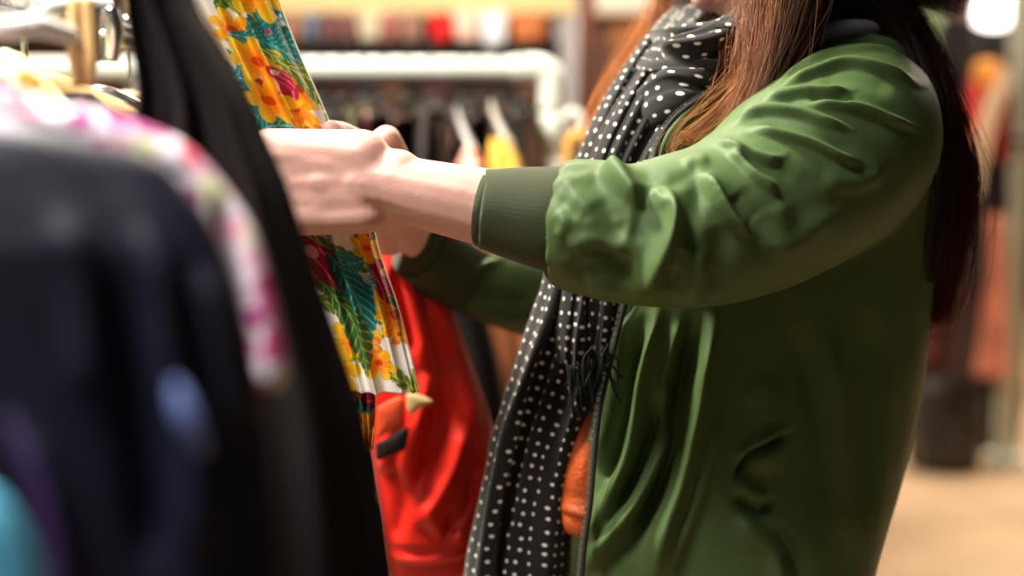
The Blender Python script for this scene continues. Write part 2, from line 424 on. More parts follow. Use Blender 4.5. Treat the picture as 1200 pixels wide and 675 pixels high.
SLN = [(1036, 118, 1.43, .055), (1012, 140, 1.395, .078), (985, 172, 1.35, .090), (944, 204, 1.305, .088), (893, 240, 1.27, .079), (842, 262, 1.245, .0715), (790, 272, 1.23, .0665), (735, 275, 1.225, .0600), (690, 267, 1.232, .0585), (666, 264, 1.238, .0560), (654, 263, 1.241, .0515), (647, 262, 1.241, .044)]
NP = np.array([list(P(a, b, c)) + [r] for a, b, c, r in SLN])
tube(jk, NP[:, :3], NP[:, 3], 64, 120)
SLF = [(.30, 1.62, 1.31, .07), (.27, 1.68, 1.28, .082), (.20, 1.71, 1.22, .075)]
fa = [list(P(690, 335, 1.74)) + [.060], list(P(640, 342, 1.67)) + [.056], list(P(590, 333, 1.625)) + [.050], list(P(550, 322, 1.595)) + [.044], list(P(530, 312, 1.58)) + [.034]]
FP = np.array([list(a) for a in SLF] + fa)
tube(jk, FP[:, :3], FP[:, 3], 48, 90)
jo = jk.build('jacket', JK, PX, uv=False); remesh(jo, .0024, 12, .6)
v, n = get_co(jo.data)
path = cr(NP, 60); dmin = np.full(len(v), 9.); rr = np.zeros(len(v)); rel = np.zeros(len(v))
for k, p in enumerate(path):
    d = np.linalg.norm(v - p[:3], axis=1) / p[3]; mk = d < dmin; dmin[mk] = d[mk]; rel[mk] = k / 59
slv = np.clip((1.45 - dmin) / .15, 0, 1)
X, Y, D = PIX(v)
tor = (1 - slv) * (D < 1.52) * (Y > 300)
SS = [  # sleeve and shoulder folds
    ([(962, 50), (998, 41), (1033, 47), (1072, 66)], 4, 4, -1),
    ([(935, 84), (960, 66), (990, 52), (1030, 50), (1062, 58)], 3.5, 3),
    ([(905, 106), (930, 84), (953, 71), (986, 60), (1033, 58), (1070, 72)], 4.5, 6, 1),
    ([(908, 112), (930, 99), (959, 85), (989, 76), (1027, 82), (1080, 102)], 6, 8.5, 1),
    ([(930, 97), (985, 68), (1040, 72), (1080, 92)], 5, -3),
    ([(955, 98), (1000, 92), (1050, 106)], 8, -5),
    ([(890, 126), (905, 119), (938, 111), (974, 110), (998, 108)], 6, 8, 1),
    ([(938, 122), (974, 125), (1010, 131), (1045, 144), (1078, 153)], 6, 8, 1),
    ([(945, 116), (965, 117), (996, 121)], 4, -8),
    ([(900, 122), (930, 124), (960, 132), (1010, 142), (1050, 158)], 7, -4),
    ([(855, 150), (880, 138), (903, 132), (938, 135), (968, 146), (998, 154)], 6.5, 9, 1),
    ([(872, 158), (888, 156), (918, 162), (950, 171), (986, 187), (1016, 194)], 6.5, 9, 1),
    ([(885, 149), (905, 146), (935, 152), (975, 168), (1010, 180)], 6, -6),
    ([(838, 168), (855, 174), (879, 182), (905, 190), (920, 184)], 6, 8, 1),
    ([(850, 178), (865, 188), (885, 208), (912, 230)], 7, 9, 1),
    ([(862, 180), (885, 194), (915, 203), (935, 212)], 7, -7),
    ([(820, 205), (830, 220), (845, 245), (860, 264), (879, 274)], 6, 11, 1),
    ([(860, 225), (875, 245), (892, 258)], 9, -9),
    ([(818, 198), (822, 212), (815, 240), (808, 270), (803, 300)], 9, -9),
    ([(775, 215), (786, 232), (790, 255), (783, 281), (768, 310), (747, 347)], 8.5, 12, -1),
    ([(706, 192), (722, 206), (740, 228), (752, 236)], 9, 8, 1),
    ([(761, 214), (757, 232), (750, 260), (744, 290)], 6, -9),
    ([(745, 198), (768, 210), (785, 215), (805, 207), (822, 206)], 6, -5),
    ([(765, 222), (775, 238), (783, 243)], 5, 5),
    ([(690, 200), (700, 215), (715, 240), (722, 262)], 8, -5),
    ([(655, 205), (668, 225), (690, 245), (700, 270)], 9, 4),
    ([(720, 250), (712, 290), (722, 320), (742, 350)], 12, -6),
    ([(675, 300), (700, 296), (725, 312), (740, 345)], 12, -9, 1),
    ([(805, 288), (812, 318), (806, 345), (800, 362)], 9, 5),
    ([(790, 315), (782, 340), (790, 362)], 11, -9),
    ([(840, 275), (850, 310), (835, 350)], 14, -4),
    ([(905, 235), (915, 262), (905, 300)], 16, 5),
    ([(930, 200), (932, 240), (925, 285)], 16, -4),
    ([(870, 300), (910, 300), (950, 270), (985, 240)], 14, 4),
    ([(960, 205), (1000, 215), (1040, 200)], 12, 4),
    ([(945, 255), (990, 232), (1035, 215), (1060, 190)], 9, -3),
    ([(655, 212), (664, 228), (657, 244)], 5, -4), ([(652, 246), (662, 262), (655, 282)], 5, 3.5), ([(655, 288), (670, 296), (690, 296)], 5, -4),
    ([(650, 262), (680, 262), (720, 268)], 7, 2),
    ([(832, 188), (812, 190), (800, 197)], 5, 3),
    ([(662, 328), (700, 312), (742, 332)], 12, -14), ([(662, 294), (700, 284), (736, 300)], 10, 6, 1),
    ([(788, 225), (792, 258), (780, 295), (752, 345)], 12, 8, -1), ([(805, 290), (796, 320), (790, 352)], 12, -16),
    ([(700, 196), (722, 214), (748, 236), (757, 240)], 12, 6, 1), ([(820, 196), (832, 222), (852, 255), (878, 276)], 10, 6, 1),
    ([(690, 240), (715, 262), (740, 268)], 14, -8), ([(835, 262), (842, 300), (830, 345)], 12, -10), ([(815, 290), (822, 325), (812, 358)], 8, 6),
    ([(880, 250), (900, 275), (895, 320)], 14, -8),
]
TS = [
    ([(752, 350), (742, 372), (728, 410), (716, 455), (708, 500), (703, 560)], 10, 9, 1, .7),
    ([(772, 350), (768, 380), (760, 410), (752, 450), (746, 490), (738, 530), (722, 570), (704, 615), (694, 660)], 9, 12, 1, 1.0),
    ([(757, 380), (742, 430), (732, 480), (722, 530), (708, 575)], 8, -11),
    ([(800, 370), (790, 410), (778, 450), (790, 480)], 9, 6),
    ([(795, 480), (785, 515), (768, 548), (745, 590), (715, 630), (690, 672)], 8, 11, 1, 1.0),
    ([(770, 470), (762, 510), (742, 560), (720, 600)], 8, -11),
    ([(815, 365), (805, 420), (795, 470), (785, 540), (765, 590), (738, 640)], 12, -17),
    ([(838, 355), (834, 390), (826, 430), (818, 480), (808, 520), (795, 570), (780, 615), (764, 690)], 11, 14, 1, 1.3),
    ([(845, 470), (835, 520), (818, 580), (795, 640), (780, 690)], 9, 5),
    ([(925, 506), (903, 518), (880, 530), (866, 550), (862, 565)], 6, -9, 1),
    ([(922, 498), (898, 510), (872, 526), (860, 545)], 6, 4),
    ([(860, 580), (875, 596), (893, 602), (906, 584)], 7, -8),
    ([(862, 560), (878, 575), (900, 582)], 8, 5),
    ([(862, 600), (880, 625), (905, 650), (915, 690)], 10, 7),
    ([(900, 615), (925, 640), (945, 690)], 9, -5),
    ([(960, 380), (980, 450), (990, 560), (1000, 670)], 16, 5), ([(930, 370), (950, 440), (965, 500), (965, 620)], 18, -5),
    ([(1010, 350), (1020, 430), (1015, 540), (1000, 640)], 16, -4), ([(1035, 420), (1035, 520), (1018, 640)], 12, 3),
    ([(880, 440), (900, 480), (890, 560)], 18, 5), ([(700, 600), (688, 650), (684, 690)], 8, 4),
]
SS = [(s[0], s[1] * ((1.05 if max(p[0] for p in s[0]) > 895 else 1.3) if s[2] > 0 else 1.4), s[2] * (1.12 if s[2] > 0 else .55)) + tuple(s[3:]) for s in SS]
v = sculpt(v, n, SS, slv)
TS = [(s[0], s[1], s[2] * 1.55) + tuple(s[3:]) for s in TS]
v = sculpt(v, n, TS, tor)
set_co(jo.data, v); ed = np.empty(len(jo.data.edges) * 2, int); jo.data.edges.foreach_get('vertices', ed); ed = ed.reshape(-1, 2)
deg = np.bincount(ed.ravel(), minlength=len(v))[:, None]
for _ in range(1):
    acc = np.stack([np.bincount(ed[:, 0], v[ed[:, 1], k], len(v)) + np.bincount(ed[:, 1], v[ed[:, 0], k], len(v)) for k in range(3)], 1); v = v * .45 + .55 * acc / deg
set_co(jo.data, v); v, n = get_co(jo.data)
# far sleeve folds and a gentle crumple everywhere
farm = ((D > 1.52) & (X < 660)).astype(float)
v = sculpt(v, n, [([(520, 345), (545, 335), (560, 315), (585, 306)], 6, 9, 1), ([(515, 322), (522, 340), (519, 352)], 5, 7), ([(560, 330), (590, 350), (620, 360)], 10, -6), ([(540, 350), (570, 368), (610, 378)], 9, 4)], farm)
v = v + n * (wnoise(v, 22, 3, 3) * .0016)[:, None]
# gathered cloth next to the cuff
g = slv * np.clip((rel - .90) / .1, 0, 1)
ang = np.arctan2(v[:, 2] - NP[-1, 2], v[:, 1] - NP[-1, 1])
v = v + n * (g * .0016 * np.sin(ang * 13 + 2 * np.sin(ang * 3)))[:, None]
set_co(jo.data, v)
# ribbed cuffs, hem and collar
RB = mat('rib_knit', (50, 57, 28), .85, sheen=.2, bump=.15, bscale=500)
def rib_fn(nr, amp, roll=0):
    return lambda t, a: 1 + amp * np.sin(a * nr) * (1 - .5 * (t > .93)) + .03 * np.sin(t * np.pi)
m = M()
tube(m, [P(672, 258, 1.240), P(650, 257, 1.242), P(610, 251, 1.248), P(574, 246, 1.252), P(566, 245, 1.2525), P(569, 245.5, 1.252), P(608, 250, 1.248)], [.0445, .0455, .0405, .0352, .0342, .0318, .0335], 240, 60, fn=rib_fn(62, .0012), caps=False)
m.build('cuff', RB, jo)
m = M()
tube(m, [P(546, 320, 1.59), P(530, 313, 1.58), P(505, 297, 1.555), P(490, 287, 1.54), P(494, 289, 1.543)], [.043, .043, .0395, .037, .033], 160, 40, fn=rib_fn(50, .012), caps=False)
m.build('cuff', RB, jo)
# hem band
hb = M(); zz = np.linspace(.655, .712, 14)
S = np.zeros((14, 240, 3)); sec2 = cr(np.array(SEC + [SEC[0]]), 241)[:-1]
for i, z in enumerate(zz):
    k = .97 + .02 * math.sin(i / 13 * math.pi); S[i, :, 0] = .2075 + (.275 * k) * (sec2[:, 0] - .5) + .002 * np.sin(np.arange(240) * 2.1); S[i, :, 1] = 1.505 + .165 * k * sec2[:, 1]; S[i, :, 2] = z
grid(S, hb); hb.build('hem_band', RB, jo)
# collar: a lavender-edged knit band round the neckline
CL = mat('collar_knit', (146, 140, 168), .8, sheen=.4, bump=.4, bscale=700)
a = np.linspace(-2.75, 2.75, 70)
ring = np.stack([.338 + .070 * np.cos(a) - .0 * a, 1.5 + .088 * np.sin(a), 1.383 + .012 * np.cos(a) - .02 * (np.abs(a) > 1.9) * (np.abs(a) - 1.9)], -1)
cpts = [P(850, 106, 1.385), P(880, 88, 1.38), P(915, 64, 1.385), P(958, 42, 1.39), P(985, 34, 1.392), P(1010, 33, 1.40), P(1036, 40, 1.43), P(1050, 46, 1.49), P(1040, 42, 1.57), P(1000, 38, 1.61), P(940, 50, 1.62), P(890, 80, 1.62), P(860, 100, 1.60)]
m = M(); tube(m, cpts, [.004, .006, .007, .008, .0085, .0085, .009, .01, .009, .008, .007, .006, .004], 20, 160, fn=lambda t, a: 1 + .03 * np.sin(t * 700)); m.build('collar', CL, jo)
# front placket and zip, near side: tape plus two rows of little teeth
ZB = mat('zip_tape', (22, 22, 20), .7); ZM = mat('zip_metal', (205, 200, 190), .3, metal=.9)
def zipline(pts, nteeth, wdt, nrmdir, side):
    pl = cr(np.array(pts), 200); T, N_, B_ = frames(pl)
    b = np.array(nrmdir, float); lat = np.cross(T, b); lat /= np.linalg.norm(lat, axis=1)[:, None]
    if side < 0: lat = -lat
    mt = M(); w = wdt
    S = np.stack([pl - lat * w * .9 - b * .001, pl - lat * w * .9 + b * .001, pl + lat * w * .2 + b * .0012, pl + lat * w * .2 - b * .0012], 1)
    grid(S, mt); tp = mt.build('zip_tape', ZB, jo)
    mt = M(); L = np.linspace(0, 199, nteeth).astype(int)
    for i in L:
        c = pl[i] + lat[i] * w * .38
        t_, l_ = T[i], lat[i]
        vv = [c + s1 * t_ * .00065 + s2 * l_ * .0017 + s3 * b * .0013 for s1 in (-1, 1) for s2 in (-1, 1) for s3 in (-1, 1)]
        mt.add(vv, [[0, 1, 3, 2], [4, 6, 7, 5], [0, 4, 5, 1], [2, 3, 7, 6], [0, 2, 6, 4], [1, 5, 7, 3]])
    z = mt.build('zip_teeth', ZM, tp, smooth=False); z['label'] = 'silver zip teeth'
    return tp
tocam = np.array([-.15, -1, .05]); tocam /= np.linalg.norm(tocam)
zipline([P(866, 92, 1.345), P(835, 106, 1.337), P(810, 120, 1.333), P(790, 136, 1.331), P(775, 156, 1.33), P(766, 178, 1.325), P(762, 200, 1.32), P(757, 250, 1.33), P(745, 310, 1.345)], 118, .0045, tocam, 1)
zipline([P(740, 320, 1.352), P(729, 362, 1.352), P(721, 395, 1.352), P(710, 440, 1.352), P(701, 480, 1.35), P(695, 530, 1.348), P(690, 590, 1.345), P(683, 640, 1.343), P(678, 690, 1.34), P(672, 735, 1.34)], 150, .0045, tocam, 1)
# dark inner lining next to the upper zip
m = M(); a_ = cr(np.array([P(905, 78, 1.37), P(870, 100, 1.355), P(830, 120, 1.348), P(800, 145, 1.343), P(780, 175, 1.34), P(772, 215, 1.34)]), 40)
b_ = cr(np.array([P(940, 90, 1.36), P(930, 120, 1.35), P(900, 150, 1.34), P(860, 175, 1.33), P(820, 195, 1.325), P(790, 225, 1.32)]), 40)
c_ = cr(np.array([P(868, 94, 1.350), P(838, 108, 1.342), P(812, 123, 1.338), P(793, 139, 1.336), P(776, 168, 1.332), P(768, 215, 1.328)]), 40)
S = np.stack([c_, a_ * .5 + c_ * .5 - [0, .004, 0], a_ * .6 + b_ * .4 + [0, .006, 0], b_, b_ + [0, .02, 0], a_ + [0, .02, 0], c_ + [0, .004, 0]], 1); grid(S, m)
m.build('front_panel', JK, jo)
# ------------------------------------------------------------------ dotted scarf
def dots_mat():
    m = bpy.data.materials.new('dotted_gauze'); m.use_nodes = True; nt = m.node_tree; b = nt.nodes['Principled BSDF']
    b.inputs['Roughness'].default_value = .85; b.inputs['Sheen Weight'].default_value = .25; b.inputs['Specular IOR Level'].default_value = .2
    tc = nt.nodes.new('ShaderNodeTexCoord')
    v = nt.nodes.new('ShaderNodeTexVoronoi'); v.voronoi_dimensions = '2D'; v.inputs['Scale'].default_value = 80; v.inputs['Randomness'].default_value = .33
    nt.links.new(tc.outputs['UV'], v.inputs['Vector'])
    mr = nt.nodes.new('ShaderNodeMapRange'); mr.inputs[1].default_value = .115; mr.inputs[2].default_value = .17; mr.inputs[3].default_value = 1; mr.inputs[4].default_value = 0
    nt.links.new(v.outputs['Distance'], mr.inputs[0])
    mx = nt.nodes.new('ShaderNodeMix'); mx.data_type = 'RGBA'; mx.inputs[6].default_value = (*s2l((19, 17, 19)), 1); mx.inputs[7].default_value = (*s2l((238, 236, 226)), 1)
    nt.links.new(mr.outputs[0], mx.inputs[0]); nt.links.new(mx.outputs[2], b.inputs['Base Color'])
    n = nt.nodes.new('ShaderNodeTexNoise'); n.inputs['Scale'].default_value = 900; nt.links.new(tc.outputs['UV'], n.inputs['Vector'])
    bp = nt.nodes.new('ShaderNodeBump'); bp.inputs['Strength'].default_value = .3; bp.inputs['Distance'].default_value = .001
    nt.links.new(n.outputs[0], bp.inputs['Height']); nt.links.new(bp.outputs[0], b.inputs['Normal'])
    return m
DOT = dots_mat()
def cloth_bundle(mb, pts, wid, thick, nfold, amp, seg=260, n=220, seed=0, wdir=None, ends=.6, asym=0., jag=0.):
    """a gathered length of cloth: flattened closed section with folds running along it; points (k,3), half width, half thickness"""
    r = np.random.default_rng(seed)
    q = cr(np.hstack([np.array(pts, float), np.array(wid, float)[:, None], np.array(thick, float)[:, None]]), n)
    p = q[:, :3]; T = np.gradient(p, axis=0); T /= np.linalg.norm(T, axis=1)[:, None]
    if wdir is None: wdir = np.array([1., 0, 0])
    Wd = np.broadcast_to(np.array(wdir, float), T.shape) if np.ndim(wdir) == 1 else cr(np.array(wdir, float), n)
    Wd = Wd - T * (Wd * T).sum(1)[:, None]; Wd /= np.linalg.norm(Wd, axis=1)[:, None]
    Nd = np.cross(T, Wd)
    a = np.linspace(0, 2 * np.pi, seg, endpoint=False)
    cx = np.sign(np.cos(a)) * np.abs(np.cos(a)) ** .75; cy = np.sign(np.sin(a)) * np.abs(np.sin(a)) ** .75
    t = np.linspace(0, 1, n)[:, None]
    f = np.zeros((n, seg))
    for k in range(4):
        nf = nfold * (.55 + .35 * k) ; ph = r.random() * 6.28; dr = r.normal() * 1.6
        f += (1 - .18 * k) * np.sin(nf * cx[None, :] * 1.6 + ph + dr * t + .8 * np.sin(3 * t + ph))
    f = np.sign(f) * np.abs(f / 2) ** .8 * 1.2
    f = f * np.clip(np.abs(cy), 0, 1)[None, :] ** .5
    S = p[:, None] + Wd[:, None] * (q[:, 3:4] * cx[None, :])[..., None] + Nd[:, None] * (q[:, 4:5] * cy[None, :] + amp * f * np.sign(cy)[None, :] )[..., None]
    S = S + Wd[:, None] * (amp * .35 * np.sin(f * 3))[..., None]
    # arc-length UV
    L = np.concatenate([[0], np.cumsum(np.linalg.norm(np.diff(p, axis=0), axis=1))])
    dS = np.linalg.norm(S - np.roll(S, 1, axis=1), axis=2).mean(0); U = np.cumsum(dS)
    uv = np.stack([np.broadcast_to(U[None, :], (n, seg)), np.broadcast_to(L[:, None], (n, seg))], -1) * 1.0
    grid(S, mb, True, True, uv)
    return S
scf = M()
# long tail that hangs down the front, in front of the near chest
A = cloth_bundle(scf, [P(798, 62, 1.47), P(774, 120, 1.45), P(742, 190, 1.43), P(712, 270, 1.42), P(690, 350, 1.42), P(656, 440, 1.43), P(628, 530, 1.44), P(612, 620, 1.45), P(606, 700, 1.46), P(600, 800, 1.48)],
                 [.042, .050, .052, .050, .048, .046, .045, .048, .054, .056], [.030, .040, .045, .04, .04, .04, .038, .036, .034, .032], 4, .0085, seed=3, wdir=[1, -.15, .25])
# near short tail lies over it and ends in a fringe
B = cloth_bundle(scf, [P(805, 70, 1.41), P(776, 130, 1.385), P(738, 200, 1.375), P(715, 270, 1.375), P(700, 330, 1.38), P(694, 385, 1.385), P(690, 428, 1.387)],
                 [.040, .046, .042, .036, .034, .034, .031], [.014, .02, .02, .018, .016, .014, .010], 8, .0050, seed=5, wdir=[1, -.25, .2], n=160, seg=220)
# wound round the neck
C_ = []
rw = []
wr_ = [P(876, 66, 1.375), P(832, 70, 1.37), P(794, 76, 1.40), P(778, 74, 1.47), P(790, 58, 1.54), P(830, 30, 1.60), P(900, 10, 1.62), P(960, 0, 1.58), P(985, 0, 1.50), P(960, 12, 1.43), P(905, 34, 1.40), P(858, 62, 1.375)]
cloth_bundle(scf, wr_, [.036, .036, .036, .034, .034, .034, .034, .032, .032, .032, .034, .034], [.026, .026, .026, .024, .024, .024, .02, .02, .02, .02, .02, .018], 5, .0050, seed=8, wdir=[.15, -.1, 1], seg=220, n=260)
# loose front fold that drops from under the chin across to the left shoulder strap of the scarf
cloth_bundle(scf, [P(880, 40, 1.42), P(845, 62, 1.375), P(806, 92, 1.365), P(772, 118, 1.385), P(748, 134, 1.42)], [.028, .036, .040, .036, .024], [.012, .018, .02, .018, .012], 4, .0055, seed=12, wdir=[.55, 0, .8], seg=200, n=160)
so = scf.build('scarf', DOT, PX, uv=True)
v, n = get_co(so.data); v = v + n * (wnoise(v, 45, 9, 2) * .0018)[:, None]; set_co(so.data, v)
fr = M()
for k in range(46):
    a0 = P(664 + 52 * rng.random(), 420 + 12 * rng.random(), 1.366 + .01 * rng.random())
    tp = rng.normal(0, .006, 3); L = .022 + .035 * rng.random()
    tube(fr, [a0, a0 + [.002 + tp[0] * .5, tp[1] * .4, -L * .5], a0 + [.004 + tp[0] * 1.6, tp[1], -L]], [.0011, .0011, .0007], 5, 10)
for k in range(16):   # knotted fringe crossing the bag
    x0 = 690 + 30 * rng.random(); y0 = 400 + 40 * rng.random()
    tube(fr, [P(x0, y0, 1.352), P(x0 + rng.normal(0, 7), y0 + 18, 1.35), P(x0 + rng.normal(0, 9), y0 + 36, 1.35)], [.0012, .0013, .0008], 5, 10)
fr.build('fringe', mat('black_yarn', (20, 19, 22), .9), so)

# ------------------------------------------------------------------ hair
def hair_mesh(name, locks, parent, seed=1):
    r = np.random.default_rng(seed); V = []; Fc = []; Cc = []; base = 0; NS = 30
    tri = np.array([0, 2.0944, 4.1888])
    for lk in locks:
        pts, rad, cnt, tone, wob = lk['p'], lk['r'], lk['n'], lk.get('c', (70, 44, 28)), lk.get('w', .006)
        g = cr(np.hstack([np.array(pts, float), np.array(rad, float)[:, None]]), NS); T, N_, B_ = frames(g[:, :3])
        fl = lk.get('flat', 1.); ncl = max(3, cnt // 14); cl = r.normal(0, .55, (ncl, 2)); clp = r.random((ncl, 4)) * 6.28; cls = r.random(ncl)
        tips = lk.get('tip', None)
        for k in range(cnt):
            c = r.integers(ncl); t = np.linspace(0, 1, NS)
            end = 1 - .30 * r.random() ** 2 if r.random() < .7 else 1.0
            tt = t * end; i = tt * (NS - 1); i0 = np.clip(i.astype(int), 0, NS - 2); fr_ = (i - i0)[:, None]
            def at(A_): return A_[i0] * (1 - fr_) + A_[i0 + 1] * fr_
            G = at(g); Nn = at(N_); Bb = at(B_)
            o = cl[c] + r.normal(0, .16 + .25 * r.random(), 2)
            conv = 1 - .12 * t
            w1 = wob * np.sin(t * (5 + 2 * np.sin(clp[c, 0])) + clp[c, 1]) * t; w2 = wob * np.sin(t * (6 + 2 * np.sin(clp[c, 2])) + clp[c, 3]) * t
            fly = r.random() < .12
            if fly: w1 = w1 + .016 * t * r.normal() * np.sin(t * 4 + r.random() * 6); w2 = w2 + .014 * t * r.normal()
            q_ = G[:, :3] + Nn * (G[:, 3] * o[0] * conv + w1)[:, None] + Bb * (G[:, 3] * o[1] * fl * conv + w2)[:, None]
            th = (.00022 + .00030 * r.random()) * (1 - .6 * t ** 2) * lk.get('th', 1.)
            S = q_[:, None] + th[:, None, None] * (np.cos(tri)[None, :, None] * Nn[:, None] + np.sin(tri)[None, :, None] * Bb[:, None])
            V.append(S.reshape(-1, 3)); Fc.append(gridfaces(NS, 3) + base); base += NS * 3
            b = np.array(s2l(tone)) * (.35 + 1.5 * cls[c] ** 2) * (.6 + .8 * r.random())
            tp = np.array(s2l(tips or tone)) * (.7 + .6 * r.random())
            mixv = (tt ** 1.6)[:, None]
            col = b * (1 - mixv) + tp * mixv
            Cc.append(np.repeat(col, 3, axis=0))
    mb = M(); mb.add(np.concatenate(V), np.concatenate(Fc))
    hm = vcol_mat('hair', .42, .32, attr='tone')
    return mb.build(name, hm, parent, colors=np.concatenate(Cc), attr='tone')
DK = (48, 30, 24); BR = (84, 50, 30); CO = (172, 108, 62); RD = (96, 40, 30)
L_ = []
def lk(p, r, n, c=BR, tip=None, w=.006, flat=1., th=1.): L_.append(dict(p=p, r=r, n=n, c=c, tip=tip, w=w, flat=flat, th=th))
crown = H(.01, 0, .12)
# locks falling in front of the near shoulder
lk([H(-.03, -.02, .118), H(-.045, -.070, .05), P(892, -40, 1.385), P(880, 20, 1.355), P(878, 70, 1.335), P(870, 112, 1.325), P(858, 145, 1.318), P(836, 172, 1.315)], [.012, .018, .019, .018, .015, .011, .008, .004], 440, BR, CO, .005)
lk([H(-.02, -.02, .12), H(-.035, -.076, .05), P(918, -30, 1.38), P(908, 15, 1.35), P(900, 60, 1.325), P(888, 105, 1.31), P(868, 142, 1.30), P(850, 160, 1.30)], [.012, .018, .021, .022, .019, .014, .009, .005], 800, BR, CO, .005)
lk([H(-.01, -.02, .12), H(-.02, -.078, .05), P(942, -30, 1.385), P(936, 10, 1.36), P(926, 45, 1.34), P(910, 85, 1.315), P(884, 125, 1.30)], [.012, .018, .022, .022, .018, .013, .007], 620, DK, BR, .004)
lk([H(-.03, -.03, .118), H(-.045, -.074, .04), P(890, -20, 1.365), P(884, 40, 1.335), P(880, 90, 1.32), P(866, 128, 1.312), P(844, 152, 1.31), P(818, 164, 1.308), P(796, 160, 1.31)], [.01, .014, .014, .012, .010, .007, .005, .003, .002], 150, CO, CO, .006)
lk([P(900, -20, 1.35), P(880, 40, 1.33), P(862, 80, 1.325), P(826, 120, 1.315), P(796, 150, 1.312), P(785, 176, 1.312), P(800, 186, 1.312)], [.010, .010, .008, .006, .005, .004, .002], 30, CO, (200, 150, 96), .006, 1., .8)
lk([P(900, -20, 1.385), P(884, 40, 1.35), P(858, 110, 1.335), P(815, 150, 1.33), P(784, 176, 1.33), P(790, 190, 1.33), P(808, 196, 1.325)], [.010, .008, .006, .004, .003, .003, .002], 60, BR, CO, .006)
lk([P(890, 0, 1.36), P(868, 60, 1.345), P(845, 110, 1.345), P(838, 140, 1.35)], [.02, .022, .02, .016], 70, CO, CO, .012, 1., .8)
lk([P(800, 40, 1.37), P(815, 75, 1.355), P(822, 100, 1.355)], [.004, .003, .003], 12, (220, 190, 160), (220, 190, 160), .004)
# far side, backlight painted in as a lighter orange tone on the outer lock
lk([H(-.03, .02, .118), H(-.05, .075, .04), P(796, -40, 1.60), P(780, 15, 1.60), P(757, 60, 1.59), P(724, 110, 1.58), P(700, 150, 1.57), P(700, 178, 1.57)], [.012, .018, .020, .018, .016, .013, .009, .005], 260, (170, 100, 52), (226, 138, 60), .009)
lk([H(-.02, .02, .118), H(-.04, .078, .04), P(820, -40, 1.59), P(808, 10, 1.585), P(790, 50, 1.57), P(770, 85, 1.56)], [.012, .02, .024, .024, .02, .012], 420, BR, BR, .006)
# over and behind the near shoulder, down the back
lk([H(.03, -.02, .12), H(.04, -.078, .04), P(985, -30, 1.41), P(1006, -8, 1.44), P(1044, 35, 1.46), P(1078, 100, 1.45), P(1100, 180, 1.43), P(1112, 250, 1.42), P(1104, 320, 1.42), P(1098, 372, 1.42)], [.012, .02, .026, .026, .024, .024, .024, .022, .018, .010], 1100, DK, RD, .007)
lk([H(.05, -.01, .115), H(.075, -.06, .03), P(1000, -40, 1.46), P(1038, 8, 1.47), P(1076, 72, 1.47), P(1112, 150, 1.46), P(1130, 210, 1.46), P(1122, 270, 1.45), P(1108, 330, 1.45)], [.012, .022, .026, .024, .020, .016, .012, .010, .006], 900, DK, RD, .005)
lk([H(.02, -.02, .12), H(.02, -.08, .04), P(975, -30, 1.40), P(1008, -2, 1.41), P(1050, 48, 1.41), P(1080, 120, 1.385), P(1092, 190, 1.37), P(1092, 260, 1.37), P(1088, 330, 1.38)], [.012, .018, .02, .014, .012, .012, .014, .014, .008], 560, DK, DK, .006)
lk([P(950, -45, 1.42), P(990, -25, 1.42), P(1026, 2, 1.44), P(1064, 56, 1.44), P(1090, 130, 1.44)], [.02, .024, .018, .016, .018], 420, DK, DK, .004)
lk([P(1088, 260, 1.43), P(1098, 310, 1.42), P(1090, 350, 1.42), P(1080, 380, 1.42), P(1094, 384, 1.41), P(1112, 366, 1.41)], [.018, .02, .018, .012, .008, .004], 150, RD, (150, 50, 36), .014)
lk([P(1112, 200, 1.45), P(1118, 260, 1.45), P(1100, 330, 1.46), P(1082, 370, 1.46)], [.02, .022, .018, .010], 120, RD, (140, 50, 36), .014)
lk([P(935, -40, 1.41), P(940, -25, 1.40), P(948, -8, 1.39), P(950, 8, 1.385)], [.024, .020, .014, .008], 380, DK, DK, .004)
lk([P(860, -30, 1.42), P(868, 0, 1.41), P(880, 25, 1.40)], [.012, .014, .014], 160, DK, BR, .004)
# rest of the head
for k in range(26):
    a = math.radians(-150 + 300 * k / 25); ca, sa = math.cos(a), math.sin(a)
    top = H(.0, .0, .122); mid = H(.012 + .080 * ca, .066 * sa, .095); side = H(.012 + .106 * ca, .084 * sa, .05); low = H(.014 + .104 * ca, .082 * sa, .01)
    end = low + np.array([.03 + .03 * ca, .02 * sa, -.03 if abs(a) < 2 else -.02])
    if abs(a) > 2.2: lk([top, mid, side * .6 + low * .4], [.008, .018, .014], 110, DK, DK, .002)
    else: lk([top, mid, side, low, end], [.008, .018, .02, .02, .02], 220, DK, DK, .003)
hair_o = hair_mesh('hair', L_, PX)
hb_ = M()     # dense inner volume of the hair behind the strands
ellipsoid(hb_, H(.024, 0, .050), (.095, .078, .082), HR)
tube(hb_, [H(.05, -.03, .02), P(995, -35, 1.45), P(1022, 10, 1.47), P(1064, 86, 1.46), P(1100, 180, 1.445), P(1103, 250, 1.44), P(1096, 310, 1.44)], [.05, .034, .026, .022, .020, .016, .006], 24, 50)
tube(hb_, [H(.03, -.05, .02), P(925, -35, 1.39), P(908, 20, 1.365), P(892, 70, 1.342), P(872, 110, 1.325)], [.04, .026, .024, .016, .005], 24, 40, flat=.8)
tube(hb_, [H(-.02, .06, .02), P(815, -35, 1.60), P(795, 30, 1.59), P(770, 75, 1.585)], [.02, .02, .016, .004], 20, 30)
hb_.build('hair_underlayer', mat('dark_hair', (34, 22, 18), .6), hair_o)

